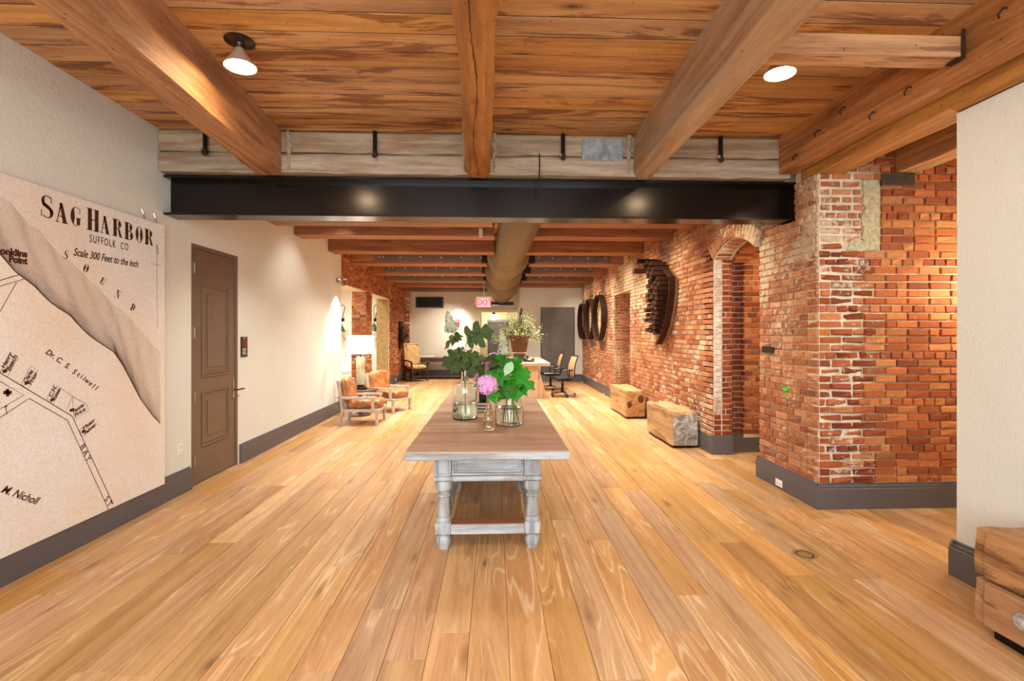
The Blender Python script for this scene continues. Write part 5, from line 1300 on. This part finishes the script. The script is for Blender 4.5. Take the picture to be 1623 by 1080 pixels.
# ---- iron rims hanging on the long brick wall
for k, (yc, zc, r, xo, lb) in enumerate(((15.11, 1.97, .555, .03, 'rusty iron wheel rim on the brick wall, farthest of three, next to the grey door'), (13.95, 2.0, .59, .03, 'rusty iron wheel rim on the brick wall, middle of three'), (12.72, 2.0, .61, .03, 'rusty iron wheel rim on the brick wall, nearest of three'))):
    rm = thing('wheel_rim', lb, 'rim', (RF - xo, yc, zc), 0, 'iron wheel rims on the brick wall')
    Mx = Matrix.Rotation(-PI / 2, 4, 'Y')
    MB().lathe([(r - .035, 0), (r, 0), (r, .15), (r - .035, .15), (r - .035, 0)], 56, M=Mx, cap=False).build('rim_band', M['rust'], rm, 40)
    mb = MB(); 
    for i in range(44):
        a = 2 * PI * i / 44; mb.box(.10, -.018, -.012, .18, .018, .012, 0, Mx @ Matrix.Rotation(a, 4, 'Z') @ Matrix.Translation((r - .042, 0, 0)) @ Matrix.Rotation(PI / 2, 4, 'Y') @ Matrix.Translation((-.2, 0, 0)))
    mb.build('mortise_blocks', M['cog'], rm, kind='stuff')
    MB().tube([(.0 + xo - .02, 0, r + .09), (-.06, 0, r + .07), (-.08, 0, r - .05), (-.05, 0, r - .08)], .012, 8).build('wall_hook', M['black'], rm, 40)
# ---- wooden cog segment
WC = on_x(1050, 480, RF); CO = Vector((RF - .012, WC.y, WC.z))
cg = thing('cog_segment', 'dark wooden gear segment with projecting cogs on the brick wall above the nearer bench', 'ornament', tuple(CO))
yz = lambda u, v: ((lambda q: (q.y - CO.y, q.z - CO.z))(on_x(u, v, RF - .05)))
outl = [yz(*p) for p in ((1040, 414), (1046, 413), (1058, 424), (1071.5, 440), (1071, 462), (1068, 488), (1063, 514), (1057, 532), (1050, 545), (1046, 540), (1036, 500), (1034, 450), (1036, 425))]
MB().prism(outl, lambda a, z, d: (-.006 - d, a, z), .05).build('back_board', M['cogrim'], cg)
rim = [yz(*p) for p in ((1046, 413), (1058, 424), (1071.5, 440), (1071, 462), (1068, 488), (1063, 514), (1057, 532), (1050, 545))]
for (a0, z0), (a1, z1) in zip(rim[:-1], rim[1:]): MB().bar((-.10, a0, z0), (-.10, a1, z1), .10, .03, .004).build('rim_board', M['cog'], cg)
rr = random.Random(4)
for i in range(15):
    f = i / 14; v = 419 + f * 108; ur = 1056 + 10 * min(1, f * 4) - 14 * max(0, f - .35) / .65
    for j in range(3):
        u = ur - j * 7.5; a, z = yz(u, v - j * 2); ln = (.30 - .14 * f) * rr.uniform(.8, 1.1) + (.17 if i == 2 and j == 2 else 0) + (.08 if i == 0 and j == 2 else 0)
        if i > 11 and j == 2 and i % 2: continue
        MB().box(-.05 - ln, a - .07, z - .034, -.055, a + .07, z + .034, .006).build('cog', M['cog'], cg)
# ---- gear ornament on the left brick wall
GO = on_x(633, 531, LBX)
go = thing('gear_ornament', 'wooden board with an iron cone gear, on the left brick wall by the highback armchair', 'ornament', (LBX + .02, GO.y, GO.z))
MB().box(0, -.22, -.45, .06, .22, .45, .01).build('back_board', M['cog'], go)
MB().lathe([(.001, .22), (.05, .22), (.07, .16), (.14, .13), (.24, .07), (.25, .0)], 20, M=Matrix.Translation((.06, 0, 0)) @ Matrix.Rotation(PI / 2, 4, 'Y'), cap=False).build('gear', M['rust'], go, 30)
mb = MB()
for i in range(18): mb.box(.12, -.02, 0, .28, .02, .05, 0, Matrix.Translation((.06, 0, 0)) @ Matrix.Rotation(PI / 2, 4, 'Y') @ Matrix.Rotation(2 * PI * i / 18, 4, 'Z'))
mb.build('gear_teeth', M['rust'], go, kind='stuff')
# ---- vents, alarms, plates
v0, v1 = on_y(659, 471, YB), on_y(703, 488, YB)
vt = thing('air_vent', 'dark rectangular louvred air vent high on the back wall', 'vent', ((v0.x + v1.x) / 2, YB, (v0.z + v1.z) / 2))
hw, hh = (v1.x - v0.x) / 2, (v0.z - v1.z) / 2
MB().box(-hw, -.03, -hh, hw, -.001, -hh + .05).box(-hw, -.03, hh - .05, hw, -.001, hh).box(-hw, -.03, -hh + .05, -hw + .06, -.001, hh - .05).box(hw - .06, -.03, -hh + .05, hw, -.001, hh - .05).build('vent_frame', M['bronze'], vt)
MB().box(-hw + .06, -.006, -hh + .05, hw - .06, -.001, hh - .05).build('vent_back', M['black'], vt)
for i in range(5): MB().box(-hw + .06, -.028, -.004, hw - .06, .0, .004, 0, Matrix.Translation((0, 0, -hh + .075 + i * (2 * hh - .15) / 4)) @ Matrix.Rotation(.5, 4, 'X') @ Matrix.Translation((0, -.002, 0))).build('slat', M['bronze'], vt)
al = on_y(725, 511, YB)
fa = thing('fire_alarm', 'small red fire alarm with a white strobe on the back wall', 'alarm', (al.x, YB, al.z))
MB().box(-.07, -.05, -.10, .07, -.001, .10, .01).build('alarm_body', M['alarm'], fa); MB().box(-.035, -.07, .0, .035, -.05, .06, .008).build('strobe', M['white_plate'], fa)
pq = on_x(386, 550, LW)
dp = thing('door_plaque', 'black and brown sign plaque with white lines on the plaster beside the grey-brown door', 'plaque', (LW, pq.y, pq.z))
MB().box(.001, -.075, -.125, .012, .075, .125, .002).build('plate', M['black_plastic'], dp)
MB().box(.0121, -.06, .0, .014, .06, .10, .0005).build('picture_panel', plain('copper_print', '5a2a16', .5, .5, 0, .5, 60), dp)
mb = MB()
for i in range(4): mb.box(.0121, -.05 + .01 * (i % 2), -.03 - i * .02, .0135, .045 - .012 * (i % 3), -.022 - i * .02)
mb.box(.0121, -.02, .107, .0135, .02, .113); mb.build('text_lines', M['white_plate'], dp, kind='stuff')
def outlet(label, M4, w_=.035, h_=.058, n=2, group='wall outlets'):
    o = thing('power_outlet', label, 'outlet'); o.matrix_world = M4; tag(o, group=group)
    MB().box(-w_, -h_, .0005, w_, h_, .006, .002).build('cover_plate', M['white_plate'], o)
    for s in ((-.5, .5) if n == 2 else (0,)):
        MB().lathe([(.001, .009), (.014, .009), (.016, .006)], 14, (0 if h_ > w_ else s * .055, s * .055 if h_ > w_ else 0, 0), cap=False).build('socket', plain('outlet_socket', 'cfc6b4', .4) if 'outlet_socket' not in bpy.data.materials else bpy.data.materials['outlet_socket'], o, 40)
    return o
wallM = lambda p, n_: frameM(p, Vector((0, 0, 1)).cross(Vector(n_)), (0, 0, 1))
outlet('white outlet on the plaster just left of the grey-brown door', wallM(on_x(285, 713, LW), (1, 0, 0)))
outlet('white outlet on the plaster to the right of the grey-brown door', wallM(on_x(415, 665, LW), (1, 0, 0)))
o_ = on_x(532, 632, LW); outlet('white outlet behind the first lounge chair with the lamp cord in it', wallM(o_, (1, 0, 0)))
outlet('white outlet set in the grey baseboard of the brick pier', wallM(on_x(1235, 766, RP - .034), (-1, 0, 0)), .058, .035)
for u, v, lb in ((957, 627, 'white outlet on the far right baseboard, close to the farther bench'), (923, 607, 'white outlet on the far right baseboard, close to the grey door')): outlet(lb, wallM(on_x(u, v, RF - .034), (-1, 0, 0)), .035, .058)
outlet('white outlet in the baseboard of the left brick wall', wallM(on_x(627, 602, LBX + .034), (1, 0, 0)))
tag(MB().tube([(LW + .012, o_.y, o_.z + .02), (LW + .05, o_.y, o_.z + .04), (LW + .06, o_.y + .02, o_.z - .1), (LW + .06, o_.y + .0, .22), (LW + .10, o_.y - .05, .02), (LW + .3, o_.y + .1, .008)], .006, 6).build('lamp_cord', M['black_plastic']), 'black cord looping from the outlet to the floor behind the first lounge chair', 'cord', kind='thing')
q0, q1 = on_x(1208, 549, RP - .02), on_x(1226, 560, RP - .02)
tag(MB().box(RP - .025, q1.y, q1.z, RP - .012, q0.y, q0.z, .003).build('metal_plate', M['bronze']), 'dark bronze plate screwed to the side of the brick pier', 'plate', kind='thing')
dr = thing('floor_box', 'round brass floor outlet cover set in the oak boards', 'cover', (2.235, 3.403, 0))
MB().lathe([(.001, .004), (.07, .004), (.082, .003), (.085, .0005)], 32, cap=False).build('cover_plate', M['gold'], dr, 40); MB().lathe([(.05, .0045), (.054, .0055), (.058, .0045)], 32, cap=False).build('ring', M['bronze'], dr, 40)
# wall spot lamp over the lounge chairs
sp = on_x(534, 445, LW)
wl_ = thing('wall_spotlight', 'twin-headed metal spotlight high on the plaster wall above the lounge chairs', 'lamp', (LW, sp.y, sp.z))
MB().lathe([(.001, 0), (.05, 0), (.05, .02), (.001, .02)], 20, M=Matrix.Rotation(PI / 2, 4, 'Y'), cap=False).build('wall_plate', M['chrome'], wl_, 40)
for dz, tilt in ((.07, 2.6), (-.06, 2.75)):
    MB().tube([(.02, 0, dz * .3), (.10, 0, dz)], .009, 8).build('arm', M['chrome'], wl_, 40)
    MB().lathe([(.001, -.05), (.035, -.05), (.045, .05), (.035, .045), (.001, .03)], 18, M=Matrix.Translation((.13, 0, dz)) @ Matrix.Rotation(tilt, 4, 'Y'), cap=False).build('lamp_head', M['chrome'], wl_, 40)
# hall ceiling lamp
hl = thing('hall_lamp', 'milk glass lamp with dark canopy hanging in the hall behind the back wall', 'lamp', (-.02, 18.2, 2.45))
MB().lathe([(.001, 0), (.12, 0), (.11, -.03), (.06, -.06), (.05, -.16), (.001, -.16)], 20, cap=False).build('canopy', M['black'], hl, 40)
MB().lathe([(.05, -.15), (.17, -.18), (.19, -.2), (.17, -.22), (.14, -.23), (.15, -.26), (.13, -.29), (.10, -.3), (.11, -.32), (.08, -.35), (.001, -.36)], 28, cap=False).build('glass_globe', M['globe'], hl, 50)
# ---- side room furniture
def bracket_lamp(loc, label):
    l = thing('wall_lamp', label, 'lamp', loc, 0, 'green bracket lamps')
    MB().lathe([(.001, 0), (.06, 0), (.06, .02), (.001, .02)], 18, M=Matrix.Rotation(PI / 2, 4, 'X'), cap=False).build('wall_plate', M['black'], l, 40)
    MB().tube([(0, -.01, 0), (.03, -.08, .16), (.12, -.14, .42), (.06, -.2, .50), (0, -.22, .40)], .012, 8).build('arm', M['black'], l, 40)
    MB().lathe([(.03, 0), (.05, -.04), (.13, -.22), (.15, -.28), (.145, -.28), (.05, -.05)], 22, (0, -.22, -.12), cap=False).build('lamp_shade', M['green_enamel'], l, 40)
    MB().tube([(0, -.22, .40), (0, -.22, -.12)], .01, 8).build('drop_rod', M['black'], l, 40)
    MB().lathe([(.001, -.19), (.04, -.22), (.05, -.26), (.03, -.29), (.001, -.30)], 14, (0, -.22, -.12), cap=False).build('bulb', M['glow_bulb'], l, 40)
a = on_y(543, 512, 16.28); b_ = on_y(595, 512, 16.28)
bracket_lamp((a.x, 16.29, a.z + .1), 'green enamel bracket lamp in the side room, seen through the first opening')
bracket_lamp((b_.x, 16.29, b_.z + .1), 'green enamel bracket lamp in the side room, seen through the narrow second opening')
for u, v, lb in ((544, 537, 'framed leaf print in the side room, in the first opening'), (594, 540, 'framed leaf print in the side room, in the second opening')):
    q = on_y(u, v, 16.29); f = thing('framed_print', lb, 'picture', (q.x, 16.299, q.z), 0, 'framed prints in the side room')
    MB().box(-.22, -.02, -.32, .22, -.001, .32, .004).build('frame', M['white_paint'], f)
    MB().box(-.19, -.0215, -.29, .19, -.02, .29).build('sheet', M['paper'], f)
    rr = random.Random(u)
    mb = MB()
    for k in range(7):
        a_ = rr.uniform(.3, 2.8); z = -.15 + k * .06; mb.add([(0, -.0222, z), (math.cos(a_) * .10 - .02, -.0222, z + .06), (math.cos(a_) * .15, -.0222, z + .09), (math.cos(a_) * .10 + .02, -.0222, z + .03)], [(0, 1, 2, 3)])
    mb.box(-.005, -.0222, -.25, .005, -.0216, .26); mb.build('leaf_print', plain('grey_print_%d' % u, '8a8f86', .9), f, kind='stuff')
sf = thing('white_sofa', 'white linen sofa in the bright side room beyond the first opening', 'sofa', (-5.0, 14.4, 0))
MB().box(-1.0, -.42, .08, 1.0, .42, .42, .03).build('sofa_base', M['sofa'], sf); MB().box(-1.0, .22, .42, 1.0, .45, .85, .05).build('backrest', M['sofa'], sf)
for s in (-1, 1):
    MB().box(s * 1.0, -.42, .08, s * 1.18, .45, .62, .04).build('armrest', M['sofa'], sf)
    mb = MB(); pillow(mb, s * .5 - .48, -.40, .42, s * .5 + .48, .22, .54, 30 + s, puff=.03); mb.build('seat_cushion', M['sofa'], sf, 60)
    for y in (-.36, .36): MB().box(s * .95 - .03, y - .03, 0, s * .95 + .03, y + .03, .08).build('leg', M['darkwood'], sf)
sc = thing('side_chair', 'tan upholstered chair with dark frame just inside the first opening', 'chair', (-3.95, 12.0 - .9, 0), .2)
MB().box(-.24, -.24, .40, .24, .24, .50, .03).build('seat', M['cream_leather'], sc); MB().box(-.27, -.22, .50, -.20, .22, .95, .02).build('backrest', M['mesh'], sc)
for sx in (-1, 1):
    for sy in (-1, 1): MB().box(sx * .22 - .02, sy * .22 - .02, 0, sx * .22 + .02, sy * .22 + .02, .40 if sx > 0 else .98, .004).build('leg', M['black'], sc)
ct = thing('console_shelf', 'white low shelf unit with small objects by the side room wall', 'shelf', (-5.6, 11.2, 0))
MB().box(-.35, -.5, .70, .35, .5, .74, .004).build('shelf_board', M['white_paint'], ct); MB().box(-.35, -.5, .30, .35, .5, .34, .004).build('shelf_board', M['white_paint'], ct)
for sx in (-1, 1):
    for sy in (-1, 1): MB().box(sx * .32 - .02, sy * .47 - .02, 0, sx * .32 + .02, sy * .47 + .02, .70).build('leg', M['white_paint'], ct)
